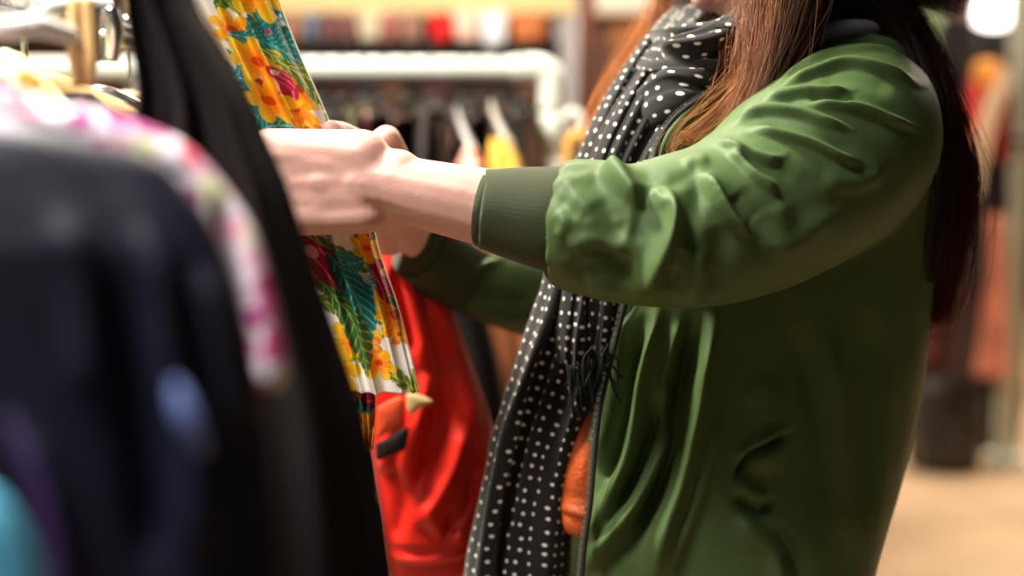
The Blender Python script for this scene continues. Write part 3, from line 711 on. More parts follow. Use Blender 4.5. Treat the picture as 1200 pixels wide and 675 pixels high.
# ------------------------------------------------------------------ orange leather bag under the jacket
BL = mat('orange_leather', (186, 82, 34), .42, spec=.5, bump=.6, bscale=260, mottling=.22, mscale=40)
bg = thing('shoulder_bag', 'small orange leather bag hanging between the scarf and the jacket zip', 'bag', P(700, 625, 1.40))
bm_ = M(); pts = cr(np.array([list(P(724, 425, 1.415)) + [.014, .034], list(P(712, 450, 1.41)) + [.026, .042], list(P(702, 500, 1.405)) + [.031, .046], list(P(694, 560, 1.40)) + [.034, .048], list(P(690, 605, 1.398)) + [.033, .047], list(P(688, 626, 1.398)) + [.026, .04], list(P(688, 633, 1.398)) + [.010, .02]]), 60)
a = np.linspace(0, 2 * np.pi, 60, endpoint=False); cx = np.sign(np.cos(a)) * np.abs(np.cos(a)) ** .6; cy = np.sign(np.sin(a)) * np.abs(np.sin(a)) ** .6
pts[:, 0] += .006; pts[:, 1] += .003; pts[:, 4] *= .72
S = pts[:, None, :3] + np.stack([pts[:, 3:4] * cx, pts[:, 4:5] * cy + .015, 0 * pts[:, 3:4] * cx], -1); grid(S, bm_)
bb = bm_.build('pouch', BL, bg)
v, n = get_co(bb.data)
v = sculpt(v, n, [([(650, 590), (672, 600), (700, 608), (730, 612)], 4, 2.5), ([(650, 598), (672, 608), (700, 616), (730, 620)], 3, -2.5), ([(655, 575), (680, 585), (710, 590)], 6, -1.5), ([(700, 455), (690, 520), (676, 580)], 5, 1.5), ([(708, 470), (700, 530)], 6, -1.5)], np.ones(len(v)))
v += n * (wnoise(v, 70, 2, 2) * .0008)[:, None]; set_co(bb.data, v)
m = M(); tube(m, [P(726, 430, 1.40), P(735, 380, 1.40), P(770, 250, 1.40), P(850, 110, 1.42), P(930, 40, 1.45)], [.006] * 5, 10, 60, flat=.35); m.build('strap', BL, bg)
# ------------------------------------------------------------------ painted cloth print (albedo pattern in cloth coordinates, metres)
def print_tropical(U, Vv, seed, wmax, lmax, placed=(), dens=1.0):
    """white cotton printed with orange and yellow flowers, teal and green leaves and magenta tulips"""
    r = np.random.default_rng(seed); col = np.tile(np.array(s2l((238, 232, 222))), (len(U), 1))
    def paint(mask, c, k=1.0):
        if mask.any(): col[mask] = col[mask] * (1 - k) + np.array(s2l(c)) * k
    def leaf(cx, cy, L, Wd, ang, c1, c2, lines=7):
        ca, sa = math.cos(ang), math.sin(ang); x = (U - cx) * ca + (Vv - cy) * sa; y = -(U - cx) * sa + (Vv - cy) * ca
        y = y - .25 * L * (x / L) ** 2
        w = Wd * np.clip(1 - (x / L) ** 2, 0, 1) ** .8
        w = w * (1 - .22 * (np.sin(x / L * lines * 3.1 + 1.5) > .75))
        m = (np.abs(y) < w); paint(m, c1)
        paint(m & (np.abs(np.sin((x - np.abs(y) * 1.2) / L * lines * 2.2)) < .30), c2)
        paint(m & (np.abs(y) < .0009), c2)
    def flower(cx, cy, R, np_, ang, c1, c2, cc):
        x = U - cx; y = Vv - cy; rr = np.hypot(x, y); a = np.arctan2(y, x) + ang
        edge = R * (.42 + .58 * np.abs(np.cos(a * np_ / 2)) ** .6)
        m = rr < edge; paint(m, c1); paint(m & (rr < edge * (.35 + .35 * np.abs(np.sin(a * np_ * 2)))), c2); paint(m & (np.abs(np.sin(a * np_ / 2 + 1.57)) > 2) , c2); paint(rr < R * .20, cc)
    def tulip(cx, cy, R, ang, c1, c2):
        ca, sa = math.cos(ang), math.sin(ang); x = (U - cx) * ca + (Vv - cy) * sa; y = -(U - cx) * sa + (Vv - cy) * ca
        m = (x / R) ** 2 + (y / (R * .62)) ** 2 < 1 + .25 * np.sin(np.arctan2(y, x) * 3); paint(m, c1)
        paint(m & (np.abs(np.sin(y / R * 7 + .8 * np.sin(x / R * 3))) < .32) & (x > -R * .5), c2); paint(m & (np.hypot(x + R * .4, y) < R * .22), (250, 190, 190))
    TE = [((24, 130, 125), (120, 200, 190)), ((20, 112, 118), (60, 170, 165)), ((60, 150, 160), (190, 225, 220))]
    GR = [((92, 124, 40), (206, 196, 90)), ((48, 96, 46), (130, 160, 60)), ((150, 160, 40), (84, 110, 40))]
    n = int(wmax * lmax * 400 * dens)
    def rnd(): return r.random() * wmax, r.random() * lmax
    for k in range(n): x, y = rnd(); c = GR[r.integers(3)]; leaf(x, y, .030 + .03 * r.random(), .006 + .004 * r.random(), r.random() * 6.3, *c)
    for k in range(int(n * .8)): x, y = rnd(); c = TE[r.integers(3)]; leaf(x, y, .026 + .02 * r.random(), .011 + .007 * r.random(), r.random() * 6.3, *c)
    for k in range(int(n * .7)): x, y = rnd(); flower(x, y, .015 + .012 * r.random(), r.integers(5, 8), r.random() * 6, (244, 190, 30), (246, 140, 20), (200, 60, 20))
    for k in range(int(n * .3)): x, y = rnd(); flower(x, y, .008 + .006 * r.random(), 5, r.random() * 6, (232, 110, 30), (250, 190, 60), (190, 50, 20))
    for k in range(int(n * .25)): x, y = rnd(); tulip(x, y, .014 + .010 * r.random(), r.random() * 6, (176, 20, 66), (236, 120, 150))
    for p in placed:
        kind = p[0]
        if kind == 'F': flower(*p[1:])
        elif kind == 'T': tulip(*p[1:])
        elif kind == 'L': leaf(*p[1:])
    return col
FM = vcol_mat('tropical_cotton', .6, .35)
YF = ((246, 196, 30), (248, 160, 24), (214, 80, 24)); OF = ((240, 130, 30), (250, 190, 40), (200, 60, 20))
TL = ((20, 122, 120), (110, 196, 186)); GL = ((96, 130, 44), (214, 204, 110)); DG = ((50, 96, 44), (140, 165, 70)); MG = ((182, 16, 60), (240, 120, 150))

# ------------------------------------------------------------------ floral shirt she is pulling off the rack
shirt = thing('floral_shirt', 'white cotton shirt printed with yellow flowers and teal leaves, held in both hands', 'shirt', P(400, 500, 1.33))
def hang_panel(levels, name, parent, seed, folds, n=420, m=560, th=.006, mat_=None, placed=(), dens=1., fn=None):
    """cloth hanging in folds: levels (py, px left, px right, depth left, depth right); closed thin body"""
    lv = np.array(levels, float)
    L = np.array([P(a[1], a[0], a[3]) for a in lv]); R = np.array([P(a[2], a[0], a[4]) for a in lv])
    Lq = cr(L, n); Rq = cr(R, n); s = np.linspace(0, 1, m)[None, :, None]; t = np.linspace(0, 1, n)[:, None]
    base = Lq[:, None] * (1 - s) + Rq[:, None] * s
    wd = np.linalg.norm(Rq - Lq, axis=1)[:, None]
    s2 = s[..., 0]; z = np.zeros((n, m))
    for (c, dr, w, a_, t0, t1) in folds:      # centre across, drift down, width, height, from, to
        cc = c + dr * t; e = np.clip((t - t0) / .12 + .5, 0, 1) * np.clip((t1 - t) / .12 + .5, 0, 1)
        x = (s2 - cc) / w; z = z + a_ * e * np.where(x > 0, np.exp(-(x * 1.8) ** 2), np.exp(-x * x))
    r = np.random.default_rng(seed)
    for k in range(4): z = z + .0016 * np.sin(s2 * (9 + 6 * k) + t * (3 + 5 * k) + r.random() * 6)
    front = base.copy(); front[..., 1] -= z + th; back = base.copy(); back[..., 1] += -z * .6 + th
    S = np.concatenate([front, back[:, ::-1]], 1)
    mb = M(); grid(S, mb)
    tall = np.concatenate([[0], np.cumsum(np.linalg.norm(np.diff((Lq + Rq) / 2, axis=0), axis=1))])[:, None]
    u = np.broadcast_to(s2 * wd, (n, m)); u = np.concatenate([u, u[:, ::-1] + .37], 1); vv = np.broadcast_to(tall, u.shape)
    if fn is not None: return mb, S, u, vv
    colr = print_tropical(u.ravel(), vv.ravel(), seed, .40, tall.max(), placed, dens)
    return mb.build(name, mat_ or FM, parent, colors=colr)
# print: positions measured from the panel's left top corner
k_ = 1.31 / 1667
hang_panel([(-110, 120, 312, 1.31, 1.345), (-40, 160, 318, 1.31, 1.345), (0, 185, 327, 1.31, 1.345), (60, 215, 350, 1.315, 1.35), (110, 240, 372, 1.32, 1.35), (150, 262, 388, 1.325, 1.35), (185, 280, 396, 1.33, 1.35), (250, 310, 432, 1.325, 1.345), (300, 330, 446, 1.32, 1.34), (360, 348, 466, 1.32, 1.335), (420, 362, 482, 1.32, 1.33), (458, 372, 491, 1.32, 1.33)],
           'front_panel', shirt, 21, dens=1.25, folds=[(.50, .06, .09, .026, -.2, .42), (.70, .05, .07, .024, -.2, .45), (.92, 0, .05, .014, -.2, .4), (.30, .04, .06, .014, -.2, .5),
            (.62, -.02, .05, .016, .52, 1.2), (.80, .05, .06, .012, .5, 1.2), (.40, .05, .05, .010, .55, 1.2), (.95, 0, .03, .008, .6, 1.2)],
           placed=[('L', .130, .088 + .02, .045, .018, 1.0, *TL), ('L', .108, .135, .034, .013, .2, *TL), ('L', .085, .135, .03, .012, .4, *TL),
                   ('F', .068, .155, .027, 7, .4, *YF), ('F', .060, .195, .026, 6, 1.0, *YF), ('F', .040, .255, .026, 7, .1, *OF), ('F', .082, .222, .014, 5, 0, *OF),
                   ('L', .108, .180, .05, .010, 1.15, *GL), ('L', .125, .190, .055, .013, 1.0, *GL), ('T', .083, .170, .013, 1, *MG), ('T', .128, .225, .02, 1.2, *MG),
                   ('L', .075, .262, .035, .013, .3, *TL), ('L', .100, .268, .030, .011, .1, *TL), ('T', .034, .363, .030, 1.3, *MG), ('T', .094, .378, .022, 1.6, *MG), ('L', .084, .318, .045, .010, 1.4, (150, 20, 40), (200, 60, 70)), ('L', .060, .400, .05, .014, 1.5, *TL), ('L', .050, .420, .05, .012, 1.3, *DG), ('F', .085, .345, .016, 6, .4, *YF), ('L', .110, .420, .035, .012, 1.2, *DG), ('F', .090, .430, .012, 5, .4, *OF), ('F', .095, .085, .03, 6, .7, *YF), ('F', .120, .075, .028, 6, 0, *YF)])
# lower front: second hand-printed panel edge with the button stand
hang_panel([(190, 300, 400, 1.345, 1.36), (255, 330, 437, 1.34, 1.36), (300, 340, 420, 1.335, 1.35), (360, 352, 414, 1.33, 1.345), (420, 372, 432, 1.33, 1.345), (470, 392, 440, 1.33, 1.345), (525, 412, 437, 1.33, 1.34)],
           'back_panel', shirt, 33, [(.3, .1, .08, .010, -.2, 1.2), (.6, .1, .06, .012, -.2, 1.2), (.85, .0, .05, .01, -.2, 1.2)], n=300, m=260, dens=2.2)
shirt_hg = None

# ------------------------------------------------------------------ shaped garments on hangers
def garment(name, label, cat, mtl, loc, yaw, wide, length, deep=.05, slope=.30, seed=0, group=None, res=(150, 200), folds=7, famp=.012, flare=.15, sleeve=.0, sl_r=.055, collar=None, colfn=None, sl_drop=None, lean=(0., 0.)):
    """a garment hanging from the shoulders: thing > body, sleeve (two), collar. loc is the neck point."""
    r = np.random.default_rng(seed); n, m = res
    g = thing(name, label, cat, (loc[0] + lean[0], loc[1] + lean[1], loc[2] - length), group)
    cw, sw = math.cos(yaw), math.sin(yaw)
    def W3(x, y, z):   # local: x across the shoulders, y front-back
        k = np.clip(-z / length, 0, 1)
        return np.stack([loc[0] + x * cw - y * sw + lean[0] * k, loc[1] + x * sw + y * cw + lean[1] * k, loc[2] + z], -1)
    t = np.linspace(0, 1, n)[:, None]; tt = t ** 1.35
    h = wide / 2; sd = slope * h
    # half width: neck -> shoulder tip -> chest -> hem
    zk = tt * length
    hw = np.interp(zk, [0, .012, sd * .5, sd, sd + .05, sd + .14, length], [.055, .07, h * .62, h * .97, h * 1.0, h * .93, h * (.93 + flare)])
    dp = np.interp(zk, [0, .02, sd, sd + .1, length], [.018, .028, deep * .6, deep, deep * 1.25])
    a = np.linspace(0, 2 * np.pi, m, endpoint=False)[None, :]
    cx = np.sign(np.cos(a)) * np.abs(np.cos(a)) ** .8; cy = np.sin(a)
    f = np.zeros((n, m))
    for k in range(5): f = f + np.sin(cx * folds * (.6 + .4 * k) + r.random() * 6.3 + 1.6 * tt * r.normal() ) * (1 - .15 * k)
    f = f / 2.2 * famp * np.clip((zk - sd * .6) / .15, 0.12, 1.)
    S = W3(hw * cx + .4 * f * np.sin(cx * 9), dp * cy + f * np.sign(cy) * np.abs(cy) ** .3, -zk + 0 * a)
    mb = M(); grid(S, mb)
    cl = None
    if colfn is not None: cl = colfn(np.concatenate([S.reshape(-1, 3)]), (hw * cx).ravel(), (zk + 0 * a).ravel(), np.broadcast_to(cy > 0, (n, m)).ravel())
    mb.build('body', mtl, g, colors=cl)
    if sleeve > 0:
        for s in (-1, 1):
            pts = [(s * h * .80, -sd * .80), (s * h * .98, -sd - .03), (s * (h * 1.04 + .012), -sd - .12), (s * (h * 1.06 + .014), -sd - sleeve * .6), (s * (h * 1.07), -sd - sleeve)]
            pp = np.array([W3(np.array(x), np.array(0.012 * s), np.array(z)) for x, z in pts])
            mb = M(); ph = r.random() * 6
            tube(mb, pp, [sl_r * .62, sl_r * .95, sl_r, sl_r * .9, sl_r * .8], 60, 70, flat=.75, fn=lambda t_, a_: 1 + .07 * np.sin(a_ * 3 + ph + t_ * 5) + .04 * np.sin(t_ * 34 + 2 * np.sin(a_ + ph)))
            c2 = None
            if colfn is not None:
                V_ = mb.v[0]; c2 = colfn(V_, s * h + np.linalg.norm(V_ - V_.mean(0), axis=1), loc[2] - V_[:, 2], np.ones(len(V_), bool))
            mb.build('sleeve', mtl, g, colors=c2)
    if collar:
        mb = M(); a2 = np.linspace(0, 2 * np.pi, 40)
        pp = np.array([W3(np.array(.062 * math.cos(q)), np.array(.034 * math.sin(q)), np.array(.012 + .010 * math.sin(q))) for q in np.linspace(-2.9, 2.9, 24)])
        tube(mb, pp, .014, 12, 60, flat=.5); mb.build('collar', collar, g)
    return g
CH = mat('chrome', (225, 225, 225), .18, metal=1.); WD = mat('pale_wood', (206, 170, 112), .45, mottling=.15, mscale=40); BK = mat('black_plastic', (16, 15, 15), .6, spec=.2)
WP = mat('white_paint', (226, 230, 224), .35, spec=.5); WDD = mat('orange_wood', (190, 140, 60), .5, mottling=.2)
def hanger(loc, yaw, half, hook_h, mtl, label, group, hook_r=.016, hook_mat=None, th=.006, drop=.06, lowbar=False):
    """clothes hanger: loc is the point where the hook crosses the rail; arms slope from below it"""
    g = thing('clothes_hanger', label, 'hanger', (loc[0], loc[1], loc[2]), group)
    cw, sw = math.cos(yaw), math.sin(yaw)
    def W3(x, z): return np.array([loc[0] + x * cw, loc[1] + x * sw, loc[2] + z])
    m = M(); tube(m, [W3(-half, -hook_h - drop), W3(-half * .5, -hook_h - drop * .42), W3(-.02, -hook_h - .002), W3(.02, -hook_h - .002), W3(half * .5, -hook_h - drop * .42), W3(half, -hook_h - drop)], [th * .8, th * 1.3, th * 1.4, th * 1.4, th * 1.3, th * .8], 12, 60, flat=.8)
    if lowbar: tube(m, [W3(-half * .9, -hook_h - drop), W3(half * .9, -hook_h - drop)], th * .6, 8)
    m.build('arms', mtl, g)
    m = M(); q = [W3(0, -hook_h), W3(0, -hook_h * .55), W3(.001, -hook_r * 1.2)] + [W3(hook_r * math.cos(a), hook_r * math.sin(a) - 0.0) for a in np.linspace(-.9, 3.6, 14)]
    tube(m, q, .0021, 8, 50); m.build('hook', hook_mat or CH, g)
    return g

# foreground rack: two chrome rails on posts, clothes hang across them
fr_ = thing('clothes_rack', 'chrome clothes rack the woman is searching, nearest the camera', 'clothes rack', (-.36, 1.2, 0))
m = M(); tube(m, [(-.40, -.1, 1.405), (-.40, 1.78, 1.405)], .0135, 20, 40); m.build('rail', CH, fr_)
m = M(); tube(m, [(-.24, -.1, 1.66), (-.24, 1.78, 1.66)], .0125, 20, 40); m.build('rail', CH, fr_)
for y in (-.1, 1.78):
    m = M(); tube(m, [(-.43, y, .0), (-.43, y, 1.72)], .016, 16); m.build('post', CH, fr_)
    m = M(); tube(m, [(-.43, y, 1.405), (-.39, y, 1.405)], .011, 12); m.build('cross_arm', CH, fr_)
    m = M(); tube(m, [(-.43, y, 1.66), (-.23, y, 1.66)], .011, 12); m.build('cross_arm', CH, fr_)
    m = M(); tube(m, [(-.72, y, .018), (-.12, y, .018)], .018, 12); m.build('foot', CH, fr_)

NV = mat('navy_satin', (19, 18, 38), .6, spec=.25, sheen=.0, mottling=.35, mscale=5)
BKF = mat('black_crepe', (21, 16, 17), .85, spec=.2, mottling=.3, mscale=8, bump=.2)
def hung(name, label, cat, mtl, shoulder_px, wide, length, yaw=0., railx=-.38, hm=WD, hl=None, **kw):
    """hang a garment so that its right shoulder tip stands at shoulder_px (px, py, d)"""
    tip = P(*shoulder_px); h = wide / 2; sl = kw.get('slope', .3)
    loc = tip - np.array([math.cos(yaw) * h, math.sin(yaw) * h, -sl * h])
    g = garment(name, label, cat, mtl, loc, yaw, wide, length, **kw)
    hz = 1.405
    hanger((loc[0], loc[1], hz + .014), yaw, h * .82, max(.03, hz + .014 - loc[2] - .0), hm, hl or 'hanger', 'hangers on the nearest rack', drop=sl * h * .8)
    return g
def front_garment(name, label, cat, mtl, lv, d, th, folds, famp, seed, strokes, hl, hm):
    g = slab_garment(name, label, cat, mtl, lv, d, th, folds, famp, seed, n_=260, m_=260)
    o = g.children[0]; v, n = get_co(o.data); v = sculpt(v, n, strokes, np.ones(len(v))); set_co(o.data, v)
    c = P((lv[0][1] + lv[0][2]) / 2, lv[0][0], d)
    hanger((-.40, c[1], 1.405 + .0155), .0, .15, 1.405 + .0155 - c[2] - .005, hm, hl, 'hangers on the nearest rack', drop=.05)
    return g
def slab_garment(name, label, cat, mtl, lv, d, th=.04, folds=5, famp=.006, seed=0, group=None, n_=120, m_=120):
    g = thing(name, label, cat, P((lv[-1][1] + lv[-1][2]) / 2, lv[-1][0], d), group)
    r = np.random.default_rng(seed)
    cc = cr(np.array([list(P((a[1] + a[2]) / 2, a[0], d)) + [(a[2] - a[1]) / 2 * d / FPX] for a in lv]), n_)
    a = np.linspace(0, 2 * np.pi, m_, endpoint=False)[None, :]; cx = np.sign(np.cos(a)) * np.abs(np.cos(a)) ** .75; cy = np.sin(a); t = np.linspace(0, 1, n_)[:, None]
    f = famp * (np.sin(cx * folds + r.random() * 6 + t) + .6 * np.sin(cx * folds * 2 + r.random() * 6 - t)) * np.clip(t * 5, .1, 1)
    S = np.stack([cc[:, 0:1] + cc[:, 3:4] * cx, cc[:, 1:2] + (th * np.clip(.4 + t * 3, 0, 1)) * cy + f * np.sign(cy) * np.abs(cy) ** .4, cc[:, 2:3] + 0 * a], -1)
    m = M(); grid(S, m); m.build('body', mtl, g); return g
nc = front_garment('coat', 'dark navy coat nearest the camera, filling the lower left', 'coat', NV,
    [(136, -560, -440), (143, -640, -200), (147, -760, -40), (158, -860, 90), (184, -940, 180), (222, -990, 222), (262, -1020, 251), (330, -1035, 278), (450, -1050, 306), (600, -1060, 328), (760, -1070, 345), (1000, -1080, 360), (1300, -1080, 370)], .62, .035, 9, .004, 4,
    [([(150, 240), (190, 330), (205, 430), (230, 540), (240, 690)], 20, 9), ([(120, 300), (150, 420), (165, 540), (180, 690)], 18, -8), ([(20, 500), (60, 600), (75, 690)], 14, 8), ([(240, 300), (258, 400), (280, 520)], 14, 6), ([(60, 240), (100, 330), (110, 480)], 22, 6)],
    'wooden hanger carrying the nearest dark navy coat', WD)
m = M(); tube(m, [P(204, 448, .575), P(214, 478, .573), P(226, 505, .573), P(238, 530, .576)], [.003, .0062, .0062, .003], 14, 30, flat=.4); o = m.build('painted_highlight', mat('pale_blue_highlight', (112, 128, 186), .35, spec=.6), nc); o['label'] = 'short pale blue strip painted as a highlight on the coat'  # sheen on the coat's fold, painted as a pale blue strip
m = M(); tube(m, [P(10, 490, .575), P(40, 560, .573), P(62, 640, .573), P(75, 720, .575)], [.002, .004, .0045, .004], 14, 30, flat=.4); o = m.build('purple_streak', mat('purple_satin', (70, 40, 96), .5), nc); o['label'] = 'purple streak down the coat'  # thin purple streak laid down the coat front
PK = blotch_mat('pink_floral', (238, 226, 238), [(206, 50, 110), (222, 90, 150), (240, 240, 190), (176, 50, 130), (232, 90, 110), (236, 170, 190)], 58, .46, .75)
front_garment('blouse', 'white and lilac blouse with pink flower print, between navy coat and black dress', 'blouse', PK,
    [(50, -420, -330), (62, -500, -180), (75, -560, -70), (94, -620, 0), (122, -660, 62), (136, -690, 128), (163, -720, 208), (212, -745, 260), (262, -755, 294), (310, -760, 312), (370, -765, 327), (430, -768, 337), (450, -768, 334), (457, -766, 322), (459, -766, 300)], .74, .022, 11, .002, 6,
    [([(255, 212), (268, 260), (282, 330), (300, 450)], 12, -7), ([(60, 125), (150, 150), (230, 210)], 12, 3)],
    'white hanger carrying the pink printed blouse', WP)
# light blue item nearest the lens, bottom corner
LB = mat('sky_blue_cotton', (90, 185, 222), .7)
g = thing('shirt', 'sky blue shirt, only its edge showing in the bottom left corner', 'shirt', P(-60, 800, .52))
m = M(); cloth_bundle(m, [P(-150, 480, .50), P(-140, 560, .50), P(-120, 620, .50), P(-92, 680, .50), P(-60, 800, .50)], [.015, .025, .032, .037, .042], [.008, .012, .014, .016, .018], 4, .003, seg=80, n=60, wdir=[1, 0, 0]); m.build('body', LB, g)
# long black dress on the upper rail
bd = thing('dress', 'long black dress hanging from the upper rail beside the floral shirt', 'dress', P(330, 900, .88))
m = M()
lv = [(-230, 176, 205), (-150, 155, 212), (-60, 148, 218), (0, 150, 228), (50, 154, 258), (110, 160, 291), (160, 150, 312), (215, 140, 336), (270, 130, 354), (330, 120, 374), (400, 110, 398), (480, 100, 424), (560, 90, 441), (640, 80, 456), (720, 70, 466), (860, 60, 480)]
n_, m_ = 220, 260
cc = cr(np.array([list(P((a[1] + a[2]) / 2, a[0], .87)) + [(a[2] - a[1]) / 2 * .87 / FPX] for a in lv]), n_)
a = np.linspace(0, 2 * np.pi, m_, endpoint=False)[None, :]; cx = np.sign(np.cos(a)) * np.abs(np.cos(a)) ** .7; cy = np.sin(a); t = np.linspace(0, 1, n_)[:, None]
dp = np.interp(t, [0, .15, 1], [.018, .030, .045]); f = .006 * (np.sin(cx * 9 + 2 * t + 1) + .7 * np.sin(cx * 17 + 3 * t) + .5 * np.sin(cx * 5 - 4 * t)) * np.clip(t * 4, 0, 1)
S = np.stack([cc[:, 0:1] + cc[:, 3:4] * cx, cc[:, 1:2] + dp * cy + f * np.sign(cy) * np.abs(cy) ** .4, cc[:, 2:3] + 0 * a], -1)
grid(S, m); m.build('skirt', BKF, bd)
top_ = P(190, -215, .87)
hanger((top_[0], top_[1], 1.66 + .0135), .05, .030, max(.04, 1.6735 - top_[2]), BK, 'black hanger of the long black dress on the upper rail', 'hangers on the nearest rack', drop=.012)
# hanger of the floral shirt, up on the upper rail
tp_ = P(215, -112, 1.33)
hanger((-.24, 1.325, 1.66 + .0135), .05, .10, 1.6735 - tp_[2] , WD, 'wooden hanger of the floral shirt on the upper rail', 'hangers on the nearest rack', drop=.02)

# red satin jacket
RS = mat('red_satin', (224, 34, 16), .46, spec=.45, sheen=.1, mottling=.08, mscale=15)
rj = thing('satin_jacket', 'bright red satin jacket hanging right of the floral shirt', 'jacket', P(500, 670, 1.60))
lv = [(196, 392, 418), (225, 388, 432), (262, 385, 455), (285, 388, 482), (320, 392, 506), (360, 398, 527), (410, 408, 546), (460, 420, 564), (510, 430, 578), (545, 436, 581), (600, 444, 574), (640, 449, 562), (662, 452, 555), (668, 455, 548)]
n_, m_ = 420, 420
cc = cr(np.array([list(P((a[1] + a[2]) / 2, a[0], 1.60)) + [(a[2] - a[1]) / 2 * 1.60 / FPX] for a in lv]), n_)
a = np.linspace(0, 2 * np.pi, m_, endpoint=False)[None, :]; cx = np.sign(np.cos(a)) * np.abs(np.cos(a)) ** .75; cy = np.sin(a); t = np.linspace(0, 1, n_)[:, None]
dp = np.interp(t, [0, .2, .9, 1], [.02, .045, .055, .04])
S = np.stack([cc[:, 0:1] + cc[:, 3:4] * cx, cc[:, 1:2] + dp * np.sign(cy) * np.abs(cy) ** .8 + 0 * t, cc[:, 2:3] + 0 * a], -1)
m = M(); grid(S, m); ro = m.build('body', RS, rj)
v, n = get_co(ro.data)
RSK = [([(470, 280), (478, 330), (490, 380), (500, 440)], 10, 10), ([(452, 290), (458, 340), (468, 400), (480, 450)], 8, 7), ([(440, 262), (462, 275), (488, 300), (505, 335)], 8, 7, 1),
       ([(485, 300), (500, 350), (515, 400), (540, 450)], 9, -9), ([(505, 345), (525, 400), (545, 460), (560, 520)], 10, 9), ([(460, 310), (475, 370), (485, 420)], 6, -8),
       ([(500, 430), (495, 480), (480, 530), (470, 580)], 10, 8), ([(520, 440), (520, 490), (500, 540), (480, 590)], 9, -8), ([(545, 490), (535, 540), (510, 590), (480, 620)], 10, 9),
       ([(562, 545), (548, 590), (530, 615), (520, 640)], 7, -12), ([(560, 565), (540, 600), (525, 620)], 5, 7), ([(460, 540), (470, 580), (462, 640)], 10, -6), ([(500, 600), (520, 625), (550, 630)], 9, 6),
       ([(455, 652), (500, 655), (550, 645)], 5, 6), ([(470, 480), (455, 520), (450, 560)], 8, 6), ([(510, 470), (500, 520), (492, 560)], 6, -6)]
v = sculpt(v, n, RSK, np.ones(len(v))); v += n * (wnoise(v, 50, 5, 2) * .0015)[:, None]; set_co(ro.data, v)
def patch(name, pts, d, mtl, parent, th=.0015):
    """a small flat piece of cloth lying on a garment, outline in photo pixels, closed and bevelled"""
    o_ = cr(np.array(list(pts) + [pts[0]], float), 41)[:-1]; c_ = o_.mean(0)
    rings = []
    for k, z in ((.1, -.0), (.9, 0), (1.0, th * .5), (.9, th), (.1, th)):
        q_ = c_ + (o_ - c_) * k; rings.append(np.array([P(x, y, d - .004 + z) for x, y in q_]))
    m = M(); grid(np.array(rings), m); return m.build(name, mtl, parent)
patch('pocket_opening', [(440, 520), (456, 512), (470, 504), (479, 500), (478, 514), (474, 527), (458, 533), (442, 539)], 1.540, mat('dark_lining', (22, 14, 14), .9), rj)
patch('lining_edge', [(476, 462), (486, 461), (500, 466), (507, 471), (494, 477), (482, 486), (477, 478)], 1.536, mat('cream_cloth', (226, 196, 140), .7), rj)
patch('orange_patch', [(442, 478), (456, 470), (472, 466), (474, 488), (468, 502), (452, 508), (442, 512)], 1.541, mat('orange_cloth', (236, 84, 40), .6), rj)
hanger((-.40, 1.60, 1.419), .0, .20, .10, WD, 'wooden hanger of the red satin jacket', 'hangers on the nearest rack', drop=.07)
m = M(); tube(m, [(-.44, 1.60, 1.28), (-.30, 1.60, 1.262), P(398, 215, 1.6), P(430, 262, 1.6)], [.03, .04, .034, .03], 24, 30, flat=.8); m.build('shoulder', RS, rj)

# tan coat and dark coat just beyond
TN = mat('tan_suede', (150, 84, 48), .85, mottling=.12)
slab_garment('coat', 'tan suede coat hanging behind the far green sleeve', 'coat', TN, [(255, 540, 580), (290, 535, 610), (340, 538, 632), (400, 552, 640), (470, 566, 640), (560, 580, 650), (760, 590, 670)], 2.02, .05)
slab_garment('coat', 'black coat hanging between the red satin jacket and the tan coat', 'coat', BKF, [(230, 430, 480), (270, 440, 530), (340, 450, 560), (440, 470, 585), (560, 480, 600), (760, 490, 620)], 1.86, .04, seed=2)
# hangers crowded at the left end, seen above the pink blouse, with the clothes under them
crowd = [(1.02, -.015, .10, 'dark_print', (26, 24, 34), [(70, 84, 130), (120, 60, 70), (50, 60, 90)], 0), (1.12, .05, .05, 'brown_print', (40, 24, 20), [(120, 50, 40), (150, 120, 120), (60, 70, 120)], 1),
         (1.22, -.03, .0, 'blue_print', (40, 46, 66), [(110, 130, 170), (170, 170, 190), (40, 40, 60)], 0), (1.42, .02, .05, 'plum_print', (44, 24, 34), [(110, 50, 60), (80, 80, 120)], 1), (1.62, .0, 0, 'grey_print', (40, 38, 44), [(90, 90, 110), (120, 100, 90)], 0)]
cn = ['dark printed blouse with blue and red flecks', 'brown printed blouse with rust blotches', 'slate printed shirt with pale blotches', 'plum printed top', 'charcoal printed shirt']
for i, (y, dx, yw, mn, bc, cs, wd_) in enumerate(crowd):
    mt_ = blotch_mat(mn, bc, cs, 30, .25)
    x0 = -.40 + dx * .4 - .03 * (i > 2); nz = 1.335
    garment('blouse', cn[i] + ' on the nearest rack', 'blouse', mt_, (x0, y, nz), yw, .27, .6, deep=.02, seed=30 + i, famp=.004, sleeve=.12, sl_r=.026, res=(80, 100), group='blouses crowded at the far left of the nearest rack', flare=0.)
    hanger((x0, y, 1.419), yw, .12, .075, [CH, WD, WP][i % 3], ['chrome', 'pale wooden', 'white'][i % 3] + ' hanger of the ' + cn[i], 'hangers on the nearest rack', drop=.045, th=.007)
